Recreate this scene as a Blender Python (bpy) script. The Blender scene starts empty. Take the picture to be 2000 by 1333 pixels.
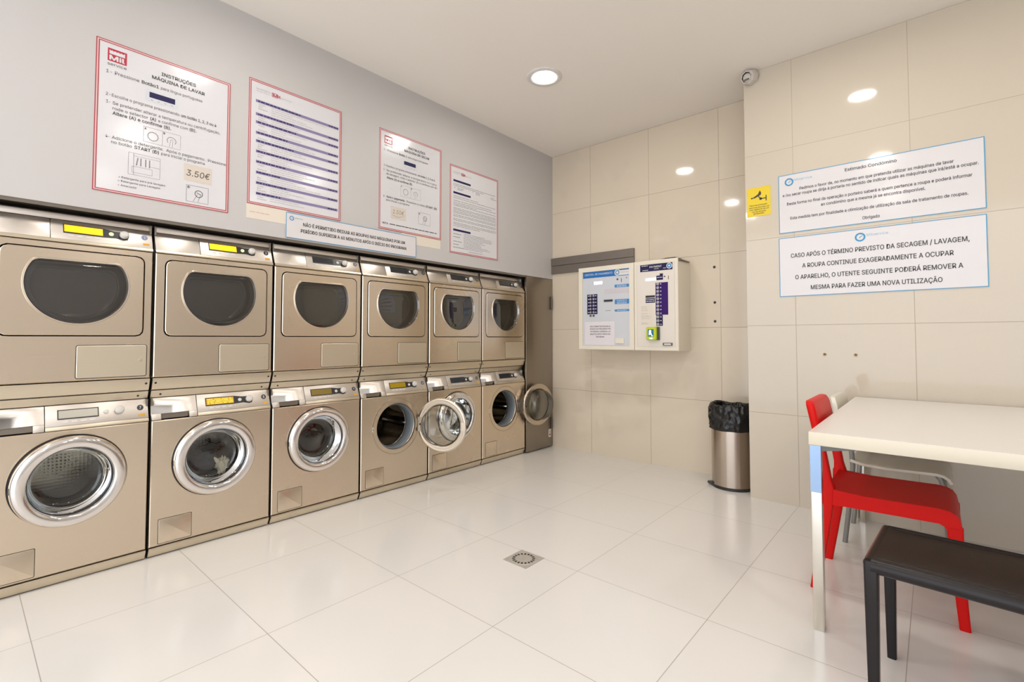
import bpy, bmesh, math, random
from mathutils import Vector, Matrix, noise

random.seed(7)
PI = math.pi
scene = bpy.context.scene
COL = scene.collection

# ------------------------------------------------------------------ camera
cam = bpy.data.cameras.new('camera')
cam.sensor_width = 36.0
cam.sensor_fit = 'HORIZONTAL'
cam.lens = 946.83 * 36.0 / 2000.0
cam.shift_y = -38.15 / 2000.0
cam.clip_start = 0.05
camo = bpy.data.objects.new('camera', cam)
COL.objects.link(camo)
_yaw, _pitch = 0.7164, 0.0341
_f = Vector((-math.sin(_yaw) * math.cos(_pitch), math.cos(_yaw) * math.cos(_pitch), math.sin(_pitch)))
_r = Vector((math.cos(_yaw), math.sin(_yaw), 0))
_u = _r.cross(_f)
camo.matrix_world = Matrix(((_r.x, _u.x, -_f.x, 3.008), (_r.y, _u.y, -_f.y, -0.6643), (_r.z, _u.z, -_f.z, 1.1227), (0, 0, 0, 1)))
scene.camera = camo

# ------------------------------------------------------------------ world and exposure
world = bpy.data.worlds.new('world')
scene.world = world
world.use_nodes = True
world.node_tree.nodes['Background'].inputs[0].default_value = (0.92, 0.95, 1.0, 1)
world.node_tree.nodes['Background'].inputs[1].default_value = 1.7
scene.view_settings.view_transform = 'Standard'
scene.view_settings.look = 'None'
scene.view_settings.gamma = 1.0
scene.view_settings.use_curve_mapping = False
scene.view_settings.exposure = 0.74
LAMP_COLOR = (1.0, 0.955, 0.89)
LAMP_POWER = 71.0
LAMP_XS = (0.898, 2.62, 4.34)  # last column is unseen, added to brighten the room
LAMP_YS = (2.12, 0.40, -1.32)  # last row likewise unseen and added for brightness

# room numbers
YB = 3.4414      # back wall
YS = 3.05        # wall with the notices
XP = 2.0045      # left edge of that wall
HC = 3.0354      # ceiling
ZW = 1.737       # lower edge of the painted wall above the machines
XR, YN = 5.4, -3.2


# ------------------------------------------------------------------ materials
def mat(name, color, rough=0.5, metal=0.0, spec=0.5, emit=None, estr=0.0, coat=0.0, noise_amt=0.0, noise_scale=8.0, bump=0.0, bump_scale=60.0):
    m = bpy.data.materials.new(name)
    m.use_nodes = True
    nt = m.node_tree
    b = nt.nodes['Principled BSDF']
    c = (color[0], color[1], color[2], 1)
    b.inputs['Base Color'].default_value = c
    b.inputs['Roughness'].default_value = rough
    b.inputs['Metallic'].default_value = metal
    b.inputs['Specular IOR Level'].default_value = spec
    b.inputs['Coat Weight'].default_value = coat
    b.inputs['Coat Roughness'].default_value = 0.05
    if emit:
        b.inputs['Emission Color'].default_value = (emit[0], emit[1], emit[2], 1)
        b.inputs['Emission Strength'].default_value = estr
    tc = None
    if noise_amt > 0:
        tc = nt.nodes.new('ShaderNodeTexCoord')
        n = nt.nodes.new('ShaderNodeTexNoise')
        n.inputs['Scale'].default_value = noise_scale
        n.inputs['Detail'].default_value = 4
        nt.links.new(tc.outputs['Object'], n.inputs['Vector'])
        mx = nt.nodes.new('ShaderNodeMix')
        mx.data_type = 'RGBA'
        mx.inputs['A'].default_value = tuple(max(0, v * (1 - noise_amt)) for v in color) + (1,)
        mx.inputs['B'].default_value = tuple(min(1, v * (1 + noise_amt)) for v in color) + (1,)
        nt.links.new(n.outputs['Fac'], mx.inputs['Factor'])
        nt.links.new(mx.outputs['Result'], b.inputs['Base Color'])
    if bump > 0:
        tc = tc or nt.nodes.new('ShaderNodeTexCoord')
        n2 = nt.nodes.new('ShaderNodeTexNoise')
        n2.inputs['Scale'].default_value = bump_scale
        n2.inputs['Detail'].default_value = 3
        nt.links.new(tc.outputs['Object'], n2.inputs['Vector'])
        bp = nt.nodes.new('ShaderNodeBump')
        bp.inputs['Strength'].default_value = bump
        bp.inputs['Distance'].default_value = 0.002
        nt.links.new(n2.outputs['Fac'], bp.inputs['Height'])
        nt.links.new(bp.outputs['Normal'], b.inputs['Normal'])
    return m


def steel(name, color, rough, aniso=0.6, streak=0.05):
    """brushed stainless steel: grain along the horizontal"""
    m = bpy.data.materials.new(name)
    m.use_nodes = True
    nt = m.node_tree
    b = nt.nodes['Principled BSDF']
    b.inputs['Metallic'].default_value = 1.0
    b.inputs['Anisotropic'].default_value = aniso
    b.inputs['Anisotropic Rotation'].default_value = 0.25
    tg = nt.nodes.new('ShaderNodeTangent')
    tg.direction_type = 'RADIAL'
    tg.axis = 'Z'
    nt.links.new(tg.outputs['Tangent'], b.inputs['Tangent'])
    geo = nt.nodes.new('ShaderNodeNewGeometry')
    mp = nt.nodes.new('ShaderNodeMapping')
    mp.inputs['Scale'].default_value = (6, 6, 420)
    nt.links.new(geo.outputs['Position'], mp.inputs['Vector'])
    n = nt.nodes.new('ShaderNodeTexNoise')
    n.inputs['Scale'].default_value = 1.0
    n.inputs['Detail'].default_value = 3
    nt.links.new(mp.outputs['Vector'], n.inputs['Vector'])
    n2 = nt.nodes.new('ShaderNodeTexNoise')
    n2.inputs['Scale'].default_value = 2.2
    n2.inputs['Detail'].default_value = 3
    nt.links.new(geo.outputs['Position'], n2.inputs['Vector'])
    mx = nt.nodes.new('ShaderNodeMix')
    mx.data_type = 'RGBA'
    mx.inputs['A'].default_value = tuple(v * (1 - streak) for v in color) + (1,)
    mx.inputs['B'].default_value = tuple(min(1, v * (1 + streak)) for v in color) + (1,)
    nt.links.new(n.outputs['Fac'], mx.inputs['Factor'])
    nt.links.new(mx.outputs['Result'], b.inputs['Base Color'])
    mr = nt.nodes.new('ShaderNodeMapRange')
    mr.inputs['To Min'].default_value = rough * 0.93
    mr.inputs['To Max'].default_value = rough * 1.07
    nt.links.new(n2.outputs['Fac'], mr.inputs['Value'])
    nt.links.new(mr.outputs['Result'], b.inputs['Roughness'])
    bp = nt.nodes.new('ShaderNodeBump')
    bp.inputs['Strength'].default_value = 0.02
    bp.inputs['Distance'].default_value = 0.0005
    nt.links.new(n.outputs['Fac'], bp.inputs['Height'])
    nt.links.new(bp.outputs['Normal'], b.inputs['Normal'])
    return m


def tiles(name, color, joint, ax, off, size, width, rough, vary=0.04, bump=0.0, stain=None):
    """large format tiles: joints on a grid of two world axes"""
    m = bpy.data.materials.new(name)
    m.use_nodes = True
    nt = m.node_tree
    L = nt.links.new
    b = nt.nodes['Principled BSDF']
    geo = nt.nodes.new('ShaderNodeNewGeometry')
    sep = nt.nodes.new('ShaderNodeSeparateXYZ')
    L(geo.outputs['Position'], sep.inputs[0])

    def math_(op, a, c=None):
        n = nt.nodes.new('ShaderNodeMath')
        n.operation = op
        for i, v in enumerate((a, c)):
            if v is None:
                continue
            if isinstance(v, (int, float)):
                n.inputs[i].default_value = v
            else:
                L(v, n.inputs[i])
        return n.outputs[0]
    lines, cells = [], []
    for k in (0, 1):
        q = math_('DIVIDE', math_('SUBTRACT', sep.outputs['XYZ'.index(ax[k])], off[k]), size[k])
        fr = math_('FRACT', math_('ADD', q, 100.0))
        d = math_('MULTIPLY', math_('MINIMUM', fr, math_('SUBTRACT', 1.0, fr)), size[k])
        lines.append(math_('LESS_THAN', d, width * 0.5))
        cells.append(math_('FLOOR', math_('ADD', q, 100.0)))
    j = math_('MAXIMUM', lines[0], lines[1])
    wn = nt.nodes.new('ShaderNodeTexWhiteNoise')
    wn.noise_dimensions = '2D'
    cb = nt.nodes.new('ShaderNodeCombineXYZ')
    L(cells[0], cb.inputs[0])
    L(cells[1], cb.inputs[1])
    L(cb.outputs[0], wn.inputs['Vector'])
    n = nt.nodes.new('ShaderNodeTexNoise')
    n.inputs['Scale'].default_value = 1.6
    n.inputs['Detail'].default_value = 5
    L(geo.outputs['Position'], n.inputs['Vector'])
    fac = math_('MULTIPLY', math_('ADD', wn.outputs['Value'], math_('MULTIPLY', n.outputs['Fac'], 2.0)), 0.333)
    mx = nt.nodes.new('ShaderNodeMix')
    mx.data_type = 'RGBA'
    mx.inputs['A'].default_value = tuple(v * (1 - vary) for v in color) + (1,)
    mx.inputs['B'].default_value = tuple(min(1, v * (1 + vary)) for v in color) + (1,)
    L(fac, mx.inputs['Factor'])
    col = mx.outputs['Result']
    if stain:
        n3 = nt.nodes.new('ShaderNodeTexNoise')
        n3.inputs['Scale'].default_value = 2.3
        n3.inputs['Detail'].default_value = 4
        mp = nt.nodes.new('ShaderNodeMapping')
        mp.inputs['Location'].default_value = (3.1, 1.7, 0.4)
        L(geo.outputs['Position'], mp.inputs['Vector'])
        L(mp.outputs['Vector'], n3.inputs['Vector'])
        mr = nt.nodes.new('ShaderNodeMapRange')
        mr.inputs['From Min'].default_value = 0.56
        mr.inputs['From Max'].default_value = 0.78
        mr.inputs['To Max'].default_value = 0.45
        L(n3.outputs['Fac'], mr.inputs['Value'])
        m3 = nt.nodes.new('ShaderNodeMix')
        m3.data_type = 'RGBA'
        L(mr.outputs['Result'], m3.inputs['Factor'])
        L(col, m3.inputs['A'])
        m3.inputs['B'].default_value = tuple(stain) + (1,)
        col = m3.outputs['Result']
    m2 = nt.nodes.new('ShaderNodeMix')
    m2.data_type = 'RGBA'
    L(j, m2.inputs['Factor'])
    L(col, m2.inputs['A'])
    m2.inputs['B'].default_value = tuple(joint) + (1,)
    L(m2.outputs['Result'], b.inputs['Base Color'])
    rg = math_('ADD', math_('MULTIPLY', j, 0.5), rough)
    L(rg, b.inputs['Roughness'])
    b.inputs['Specular IOR Level'].default_value = 0.5
    bp = nt.nodes.new('ShaderNodeBump')
    bp.inputs['Strength'].default_value = 0.35
    bp.inputs['Distance'].default_value = 0.0015
    bp.invert = True
    L(j, bp.inputs['Height'])
    L(bp.outputs['Normal'], b.inputs['Normal'])
    return m


def thin_glass(name, tint, refl=0.0, rough=0.0, ior=1.5):
    m = bpy.data.materials.new(name)
    m.use_nodes = True
    nt = m.node_tree
    nt.nodes.remove(nt.nodes['Principled BSDF'])
    out = nt.nodes['Material Output']
    tr = nt.nodes.new('ShaderNodeBsdfTransparent')
    tr.inputs[0].default_value = tuple(tint) + (1,)
    gl = nt.nodes.new('ShaderNodeBsdfGlossy')
    gl.inputs['Roughness'].default_value = rough
    fr = nt.nodes.new('ShaderNodeFresnel')
    fr.inputs[0].default_value = ior
    ad = nt.nodes.new('ShaderNodeMath')
    ad.operation = 'ADD'
    ad.use_clamp = True
    ad.inputs[1].default_value = refl
    nt.links.new(fr.outputs[0], ad.inputs[0])
    mx = nt.nodes.new('ShaderNodeMixShader')
    nt.links.new(ad.outputs[0], mx.inputs[0])
    nt.links.new(tr.outputs[0], mx.inputs[1])
    nt.links.new(gl.outputs[0], mx.inputs[2])
    nt.links.new(mx.outputs[0], out.inputs[0])
    return m


def drum_mat():
    m = bpy.data.materials.new('perforated_drum_steel')
    m.use_nodes = True
    nt = m.node_tree
    L = nt.links.new
    b = nt.nodes['Principled BSDF']
    b.inputs['Metallic'].default_value = 1.0
    b.inputs['Roughness'].default_value = 0.15
    v = nt.nodes.new('ShaderNodeTexVoronoi')
    v.inputs['Scale'].default_value = 62
    v.inputs['Randomness'].default_value = 0.12
    tc = nt.nodes.new('ShaderNodeTexCoord')
    L(tc.outputs['Object'], v.inputs['Vector'])
    r = nt.nodes.new('ShaderNodeValToRGB')
    r.color_ramp.elements[0].position = 0.20
    r.color_ramp.elements[0].color = (0.012, 0.011, 0.010, 1)
    r.color_ramp.elements[1].position = 0.34
    r.color_ramp.elements[1].color = (0.36, 0.33, 0.285, 1)
    L(v.outputs['Distance'], r.inputs['Fac'])
    L(r.outputs['Color'], b.inputs['Base Color'])
    bp = nt.nodes.new('ShaderNodeBump')
    bp.inputs['Strength'].default_value = 0.25
    bp.inputs['Distance'].default_value = 0.002
    L(v.outputs['Distance'], bp.inputs['Height'])
    L(bp.outputs['Normal'], b.inputs['Normal'])
    return m


M = {}
M['floor'] = tiles('cream_floor_tile', (0.775, 0.75, 0.715), (0.44, 0.41, 0.36), 'XY', (0.4628, 0.144), (0.6123, 0.5945), 0.0031, 0.17, 0.025)
M['wall_tile'] = tiles('cream_wall_tile', (0.665, 0.575, 0.455), (0.38, 0.32, 0.24), 'XZ', (0.4641, -0.0051), (0.616, 0.6075), 0.0038, 0.065, 0.05, stain=(0.55, 0.49, 0.41))
M['notice_tile'] = tiles('cream_wall_tile_notice', (0.60, 0.53, 0.43), (0.42, 0.36, 0.275), 'XZ', (2.3084, -0.0051), (0.616, 0.6075), 0.0034, 0.065, 0.035)
M['paint'] = mat('pale_wall_paint', (0.545, 0.525, 0.515), 0.45, spec=0.35, noise_amt=0.02, noise_scale=2.0)
M['ceiling'] = mat('white_ceiling_paint', (0.875, 0.825, 0.765), 0.7, spec=0.2, noise_amt=0.01, noise_scale=1.5)
M['steel'] = steel('brushed_steel', (0.74, 0.635, 0.51), 0.27, 0.6)
M['steel_light'] = steel('brushed_steel_fascia', (0.70, 0.65, 0.60), 0.36, 0.3)
M['steel_warm'] = steel('satin_steel_trim', (0.69, 0.61, 0.48), 0.36, 0.2)
M['steel_flap'] = steel('satin_steel_flap', (0.72, 0.65, 0.52), 0.42, 0.2, 0.02)
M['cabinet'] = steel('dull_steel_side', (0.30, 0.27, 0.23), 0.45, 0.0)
M['closet'] = steel('brown_steel_panel', (0.33, 0.285, 0.235), 0.36, 0.3)
M['duct'] = mat('taupe_metal', (0.22, 0.19, 0.165), 0.42, metal=0.65, noise_amt=0.06, noise_scale=20)
M['chrome'] = mat('polished_chrome', (0.80, 0.77, 0.75), 0.07, metal=1.0)
M['bezel'] = mat('satin_bezel', (0.60, 0.52, 0.42), 0.25, metal=1.0)
M['dark'] = mat('dark_gap', (0.012, 0.010, 0.009), 0.6)
M['soffit'] = mat('dark_brown_edge_strip', (0.15, 0.125, 0.10), 0.5)
M['black'] = mat('black_plastic', (0.018, 0.018, 0.02), 0.3)
M['gasket'] = mat('grey_rubber', (0.17, 0.19, 0.205), 0.5)
M['drum'] = drum_mat()
M['rib'] = mat('drum_rib_steel', (0.5, 0.46, 0.41), 0.25, metal=1.0)
M['bowl'] = thin_glass('door_bowl_glass', (0.80, 0.84, 0.82), 0.05, 0.01, 1.5)
M['pane'] = thin_glass('smoked_window_glass', (0.62, 0.60, 0.56), 0.07, 0.012, 1.55)
M['recess'] = mat('window_recess_grey', (0.34, 0.31, 0.27), 0.35, metal=0.3)
M['inner'] = mat('dark_inner_window', (0.155, 0.142, 0.125), 0.12)
M['keycap'] = mat('grey_keycap', (0.36, 0.35, 0.36), 0.35)
M['knob'] = mat('pale_knob', (0.62, 0.60, 0.56), 0.3)
M['display_yellow'] = mat('lit_yellow_display', (0.8, 0.5, 0.0), 0.3, emit=(1.0, 0.42, 0.0), estr=0.60)
M['display_amber'] = mat('lit_amber_display', (0.3, 0.16, 0.0), 0.3, emit=(0.60, 0.30, 0.005), estr=0.36)
M['display_line'] = mat('bright_display_line', (0.8, 0.6, 0.1), 0.3, emit=(1.0, 0.62, 0.05), estr=0.6)
M['display_amber_dim'] = mat('dim_amber_display', (0.2, 0.13, 0.0), 0.3, emit=(0.30, 0.19, 0.0), estr=0.30)
M['display_olive'] = mat('dim_olive_display', (0.10, 0.07, 0.015), 0.2, emit=(0.16, 0.10, 0.015), estr=0.5)
M['display_off'] = mat('dark_display', (0.02, 0.022, 0.026), 0.12)
M['display_pale'] = mat('pale_grey_display', (0.50, 0.47, 0.40), 0.2)  # reflected glare put into the screen colour
M['button_lit'] = mat('green_lit_button', (0.5, 0.6, 0.3), 0.3, emit=(0.62, 0.85, 0.25), estr=0.7)
M['button'] = mat('white_button', (0.66, 0.65, 0.62), 0.3)
M['pale_print'] = mat('pale_print', (0.72, 0.71, 0.68), 0.4)
M['grey_print'] = mat('grey_print', (0.28, 0.28, 0.29), 0.5)
M['mid_print'] = mat('mid_grey_print', (0.42, 0.41, 0.42), 0.5)
M['ink'] = mat('black_ink', (0.035, 0.033, 0.035), 0.5)
M['ink_soft'] = mat('dark_grey_ink', (0.06, 0.056, 0.06), 0.5)
M['navy'] = mat('navy_print', (0.022, 0.018, 0.075), 0.5, spec=0.2)
M['lavender'] = mat('lavender_print', (0.23, 0.20, 0.36), 0.4)
M['purple'] = mat('purple_label', (0.040, 0.010, 0.13), 0.5, spec=0.2)
M['label_blue'] = mat('blue_label', (0.012, 0.15, 0.45), 0.35)
M['label_blue2'] = mat('bright_blue_label', (0.04, 0.24, 0.54), 0.35)
M['sign_blue'] = mat('sign_border_blue', (0.03, 0.30, 0.55), 0.35)
M['logo_blue'] = mat('logo_blue', (0.03, 0.26, 0.50), 0.35)
M['logo_pale'] = mat('logo_pale_blue', (0.28, 0.48, 0.64), 0.4)
M['red_line'] = mat('red_border_line', (0.40, 0.028, 0.045), 0.4)
M['pink'] = mat('pale_pink_print', (0.68, 0.46, 0.45), 0.4)
M['logo_red'] = mat('logo_red', (0.46, 0.02, 0.05), 0.4)
M['laminate'] = mat('white_laminated_paper', (0.68, 0.67, 0.69), 0.16, spec=0.5)
M['sign_white'] = mat('white_sign_plastic', (0.70, 0.675, 0.68), 0.14, spec=0.5)
M['paper'] = mat('white_paper', (0.74, 0.70, 0.72), 0.6)
M['old_paper'] = mat('yellowed_paper', (0.74, 0.67, 0.57), 0.5)
M['postit'] = mat('beige_note_paper', (0.64, 0.57, 0.49), 0.6)
M['yellow'] = mat('yellow_sign', (0.76, 0.56, 0.015), 0.3)
M['orange'] = mat('orange_sticker', (0.70, 0.36, 0.03), 0.5)
M['sticker_dark'] = mat('black_sticker', (0.03, 0.03, 0.038), 0.35)
M['sticker_blue'] = mat('blue_sticker', (0.10, 0.13, 0.28), 0.3)  # blue tint is glare painted into a dark sticker
M['box_cream'] = mat('cream_enamel', (0.78, 0.72, 0.60), 0.35, noise_amt=0.015, noise_scale=6)
M['box_panel'] = mat('pale_blue_grey_panel', (0.60, 0.615, 0.655), 0.3)
M['box_panel2'] = mat('cream_door_panel', (0.75, 0.69, 0.62), 0.35)
M['lcd'] = mat('lit_white_lcd', (0.7, 0.7, 0.9), 0.3, emit=(0.80, 0.80, 1.0), estr=0.95)
M['reader'] = mat('lime_plastic', (0.52, 0.60, 0.02), 0.35)
M['reader_dark'] = mat('dark_green_plastic', (0.03, 0.06, 0.015), 0.4)
M['screen'] = mat('dark_teal_screen', (0.01, 0.05, 0.07), 0.2, emit=(0.0, 0.18, 0.26), estr=0.35)
M['screen_white'] = mat('lit_screen_symbol', (0.8, 0.9, 1.0), 0.3, emit=(0.8, 0.95, 1.0), estr=0.9)
M['table_top'] = mat('white_table_laminate', (0.78, 0.735, 0.685), 0.22)
M['table_edge'] = mat('cream_table_edge', (0.76, 0.69, 0.555), 0.35)
M['chrome_film'] = mat('blue_protective_film', (0.30, 0.43, 0.64), 0.25, metal=0.6)
M['chrome_leg'] = mat('worn_chrome_leg', (0.72, 0.69, 0.63), 0.22, metal=1.0, noise_amt=0.08, noise_scale=14)
M['rail'] = mat('dark_under_rail', (0.12, 0.12, 0.11), 0.4, metal=0.7)
M['red'] = mat('red_plastic', (0.64, 0.006, 0.004), 0.42, spec=0.18)
M['white_plastic'] = mat('cream_white_plastic', (0.76, 0.72, 0.63), 0.3)
M['grey_tube'] = mat('grey_painted_tube', (0.27, 0.27, 0.26), 0.4, metal=0.3)
M['leather'] = mat('dark_brown_leather', (0.020, 0.012, 0.009), 0.36, spec=0.22, noise_amt=0.12, noise_scale=12, bump=0.12, bump_scale=300)
M['leather_leg'] = mat('black_leather', (0.014, 0.011, 0.012), 0.34, spec=0.3, bump=0.1, bump_scale=300)
M['seam'] = mat('reddish_leather_seam', (0.13, 0.055, 0.045), 0.4)
M['bin_steel'] = mat('satin_bin_steel', (0.50, 0.43, 0.37), 0.22, metal=1.0)
M['bag'] = mat('black_bin_bag', (0.008, 0.008, 0.008), 0.26, spec=0.45)
M['drain'] = mat('grey_drain_metal', (0.55, 0.51, 0.46), 0.45, metal=0.35, noise_amt=0.1, noise_scale=60)
M['white_enamel'] = mat('white_enamel', (0.72, 0.70, 0.68), 0.35)
M['diffuser'] = mat('lamp_diffuser', (0.9, 0.9, 0.9), 0.4, emit=LAMP_COLOR, estr=LAMP_POWER)
M['camera_grey'] = mat('pale_grey_plastic', (0.60, 0.55, 0.50), 0.4)
M['camera_dark'] = mat('dark_grey_lens', (0.16, 0.135, 0.115), 0.25)
M['plug'] = mat('brown_wall_plug', (0.18, 0.12, 0.05), 0.6)
M['plug_rim'] = mat('pale_plug_rim', (0.62, 0.55, 0.40), 0.5)
M['cloth_navy'] = mat('navy_cloth', (0.035, 0.042, 0.062), 0.9, noise_amt=0.3, noise_scale=20)
M['cloth_beige'] = mat('cream_cloth', (0.70, 0.60, 0.47), 0.9, noise_amt=0.1, noise_scale=20)
M['hinge'] = mat('dark_hinge_metal', (0.14, 0.12, 0.10), 0.4, metal=0.8)


# ------------------------------------------------------------------ mesh helpers
class MB:
    """collects geometry for ONE mesh"""

    def __init__(self):
        self.v, self.f, self.mi, self.cur, self.lines = [], [], [], 0, []

    def add(self, verts, faces):
        o = len(self.v)
        self.v += [tuple(p) for p in verts]
        self.f += [tuple(i + o for i in f) for f in faces]
        self.mi += [self.cur] * len(faces)

    def box(self, x0, x1, y0, y1, z0, z1):
        self.add([(x0, y0, z0), (x1, y0, z0), (x1, y1, z0), (x0, y1, z0), (x0, y0, z1), (x1, y0, z1), (x1, y1, z1), (x0, y1, z1)],
                 [(0, 3, 2, 1), (4, 5, 6, 7), (0, 1, 5, 4), (1, 2, 6, 5), (2, 3, 7, 6), (3, 0, 4, 7)])
        return self

    def loft(self, loops, cap0=True, cap1=True, closed=True):
        n = len(loops[0])
        vs = [p for l in loops for p in l]
        fs = []
        for i in range(len(loops) - 1):
            for j in range(n if closed else n - 1):
                k = (j + 1) % n
                fs.append((i * n + j, i * n + k, (i + 1) * n + k, (i + 1) * n + j))
        if cap0:
            fs.append(tuple(reversed(range(n))))
        if cap1:
            fs.append(tuple((len(loops) - 1) * n + j for j in range(n)))
        self.add(vs, fs)
        return self

    def prism_y(self, poly, y0, y1):
        """poly: (x, z) outline, extruded along y"""
        return self.loft([[(x, y0, z) for x, z in poly], [(x, y1, z) for x, z in poly]])

    def lathe(self, prof, c=(0, 0, 0), axis='Z', seg=32, cap0=False, cap1=False):
        """prof: (radius, height along axis)"""
        loops = []
        for r, h in prof:
            l = []
            for i in range(seg):
                a = 2 * PI * i / seg
                p, q = r * math.cos(a), r * math.sin(a)
                if axis == 'Z':
                    l.append((c[0] + p, c[1] + q, c[2] + h))
                elif axis == 'X':
                    l.append((c[0] + h, c[1] + p, c[2] + q))
                else:
                    l.append((c[0] + q, c[1] + h, c[2] + p))
            loops.append(l)
        return self.loft(loops, cap0, cap1)

    def tube(self, pts, r, seg=10):
        pts = [Vector(p) for p in pts]
        loops = []
        for i, p in enumerate(pts):
            t = (pts[min(i + 1, len(pts) - 1)] - pts[max(i - 1, 0)]).normalized()
            a = t.orthogonal().normalized() if i == 0 else (a - t * a.dot(t)).normalized()
            b = t.cross(a)
            loops.append([tuple(p + r * (math.cos(2 * PI * k / seg) * a + math.sin(2 * PI * k / seg) * b)) for k in range(seg)])
        return self.loft(loops)

    def mesh(self, name, mats, smooth=35, bevel=0.0, bseg=2, off=(0, 0, 0)):
        me = bpy.data.meshes.new(name)
        v = [(p[0] - off[0], p[1] - off[1], p[2] - off[2]) for p in self.v]
        me.from_pydata(v, [], self.f)
        for i, m_ in enumerate(self.mi):
            me.polygons[i].material_index = m_
        bm = bmesh.new()
        bm.from_mesh(me)
        bmesh.ops.remove_doubles(bm, verts=bm.verts, dist=1e-6)
        bmesh.ops.recalc_face_normals(bm, faces=bm.faces)
        if bevel > 0:
            es = [e for e in bm.edges if len(e.link_faces) == 2 and e.calc_face_angle(0) > math.radians(40)]
            bmesh.ops.bevel(bm, geom=es, offset=bevel, segments=bseg, affect='EDGES', profile=0.5, clamp_overlap=True)
        bm.to_mesh(me)
        bm.free()
        for m_ in (mats if isinstance(mats, (list, tuple)) else [mats]):
            me.materials.append(m_)
        if smooth:
            for p in me.polygons:
                p.use_smooth = True
            me.set_sharp_from_angle(angle=math.radians(smooth))
        return me


def link(name, me, parent=None, loc=(0, 0, 0), rot=None):
    o = bpy.data.objects.new(name, me)
    COL.objects.link(o)
    if parent:
        o.parent = parent
    o.location = loc
    if rot:
        o.rotation_euler = rot
    return o


def thing(name, label, cat, loc=(0, 0, 0), group=None, me=None, rot=None):
    o = link(name, me, None, loc, rot)
    o['label'] = label
    o['category'] = cat
    if group:
        o['group'] = group
    return o


def struct(name, me, loc=(0, 0, 0)):
    o = link(name, me, None, loc)
    o['kind'] = 'structure'
    return o


def polar_samples(pts, N, c=(0, 0)):
    """star shaped outline resampled at N equal angles about c"""
    rs = sorted(((math.atan2(p[1] - c[1], p[0] - c[0]) % (2 * PI)), math.hypot(p[0] - c[0], p[1] - c[1])) for p in pts)
    out = []
    n = len(pts)
    for i in range(N):
        a = 2 * PI * i / N
        d = (math.cos(a), math.sin(a))
        best = None
        for k in range(n):
            p, q = pts[k], pts[(k + 1) % n]
            px, py, ex, ey = p[0] - c[0], p[1] - c[1], q[0] - p[0], q[1] - p[1]
            den = d[0] * ey - d[1] * ex
            if abs(den) < 1e-12:
                continue
            t = (px * ey - py * ex) / den
            s = (px * d[1] - py * d[0]) / den
            if t > 0 and -1e-9 <= s <= 1 + 1e-9 and (best is None or t > best):
                best = t
        out.append((c[0] + best * d[0], c[1] + best * d[1]))
    return out


def rrect(x0, x1, y0, y1, r, seg=6):
    pts = []
    for cx, cy, a0 in ((x1 - r, y1 - r, 0), (x0 + r, y1 - r, 90), (x0 + r, y0 + r, 180), (x1 - r, y0 + r, 270)):
        for i in range(seg + 1):
            a = math.radians(a0 + 90 * i / seg)
            pts.append((cx + r * math.cos(a), cy + r * math.sin(a)))
    return pts


def dshape(R, c, rho, cy, cz, seg=60):
    """round window with a flattened top and rounded corners"""
    phi = math.asin((c - rho) / (R - rho))
    px = (R - rho) * math.cos(phi)
    pts = []
    for i in range(9):
        a = phi + (PI / 2 - phi) * i / 8
        pts.append((cy + px + rho * math.cos(a), cz + c - rho + rho * math.sin(a)))
    for i in range(9):
        a = PI / 2 + (PI / 2 - phi) * i / 8
        pts.append((cy - px + rho * math.cos(a), cz + c - rho + rho * math.sin(a)))
    a0, a1 = PI - phi, 2 * PI + phi
    for i in range(1, seg):
        a = a0 + (a1 - a0) * i / seg
        pts.append((cy + R * math.cos(a), cz + R * math.sin(a)))
    return pts


def yz(pts, x):
    return [(x, p[0], p[1]) for p in pts]


def snap_corners(loop, corners):
    loop = list(loop)
    for c in corners:
        k = min(range(len(loop)), key=lambda i: (loop[i][0] - c[0]) ** 2 + (loop[i][1] - c[1]) ** 2)
        loop[k] = c
    return loop


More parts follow.
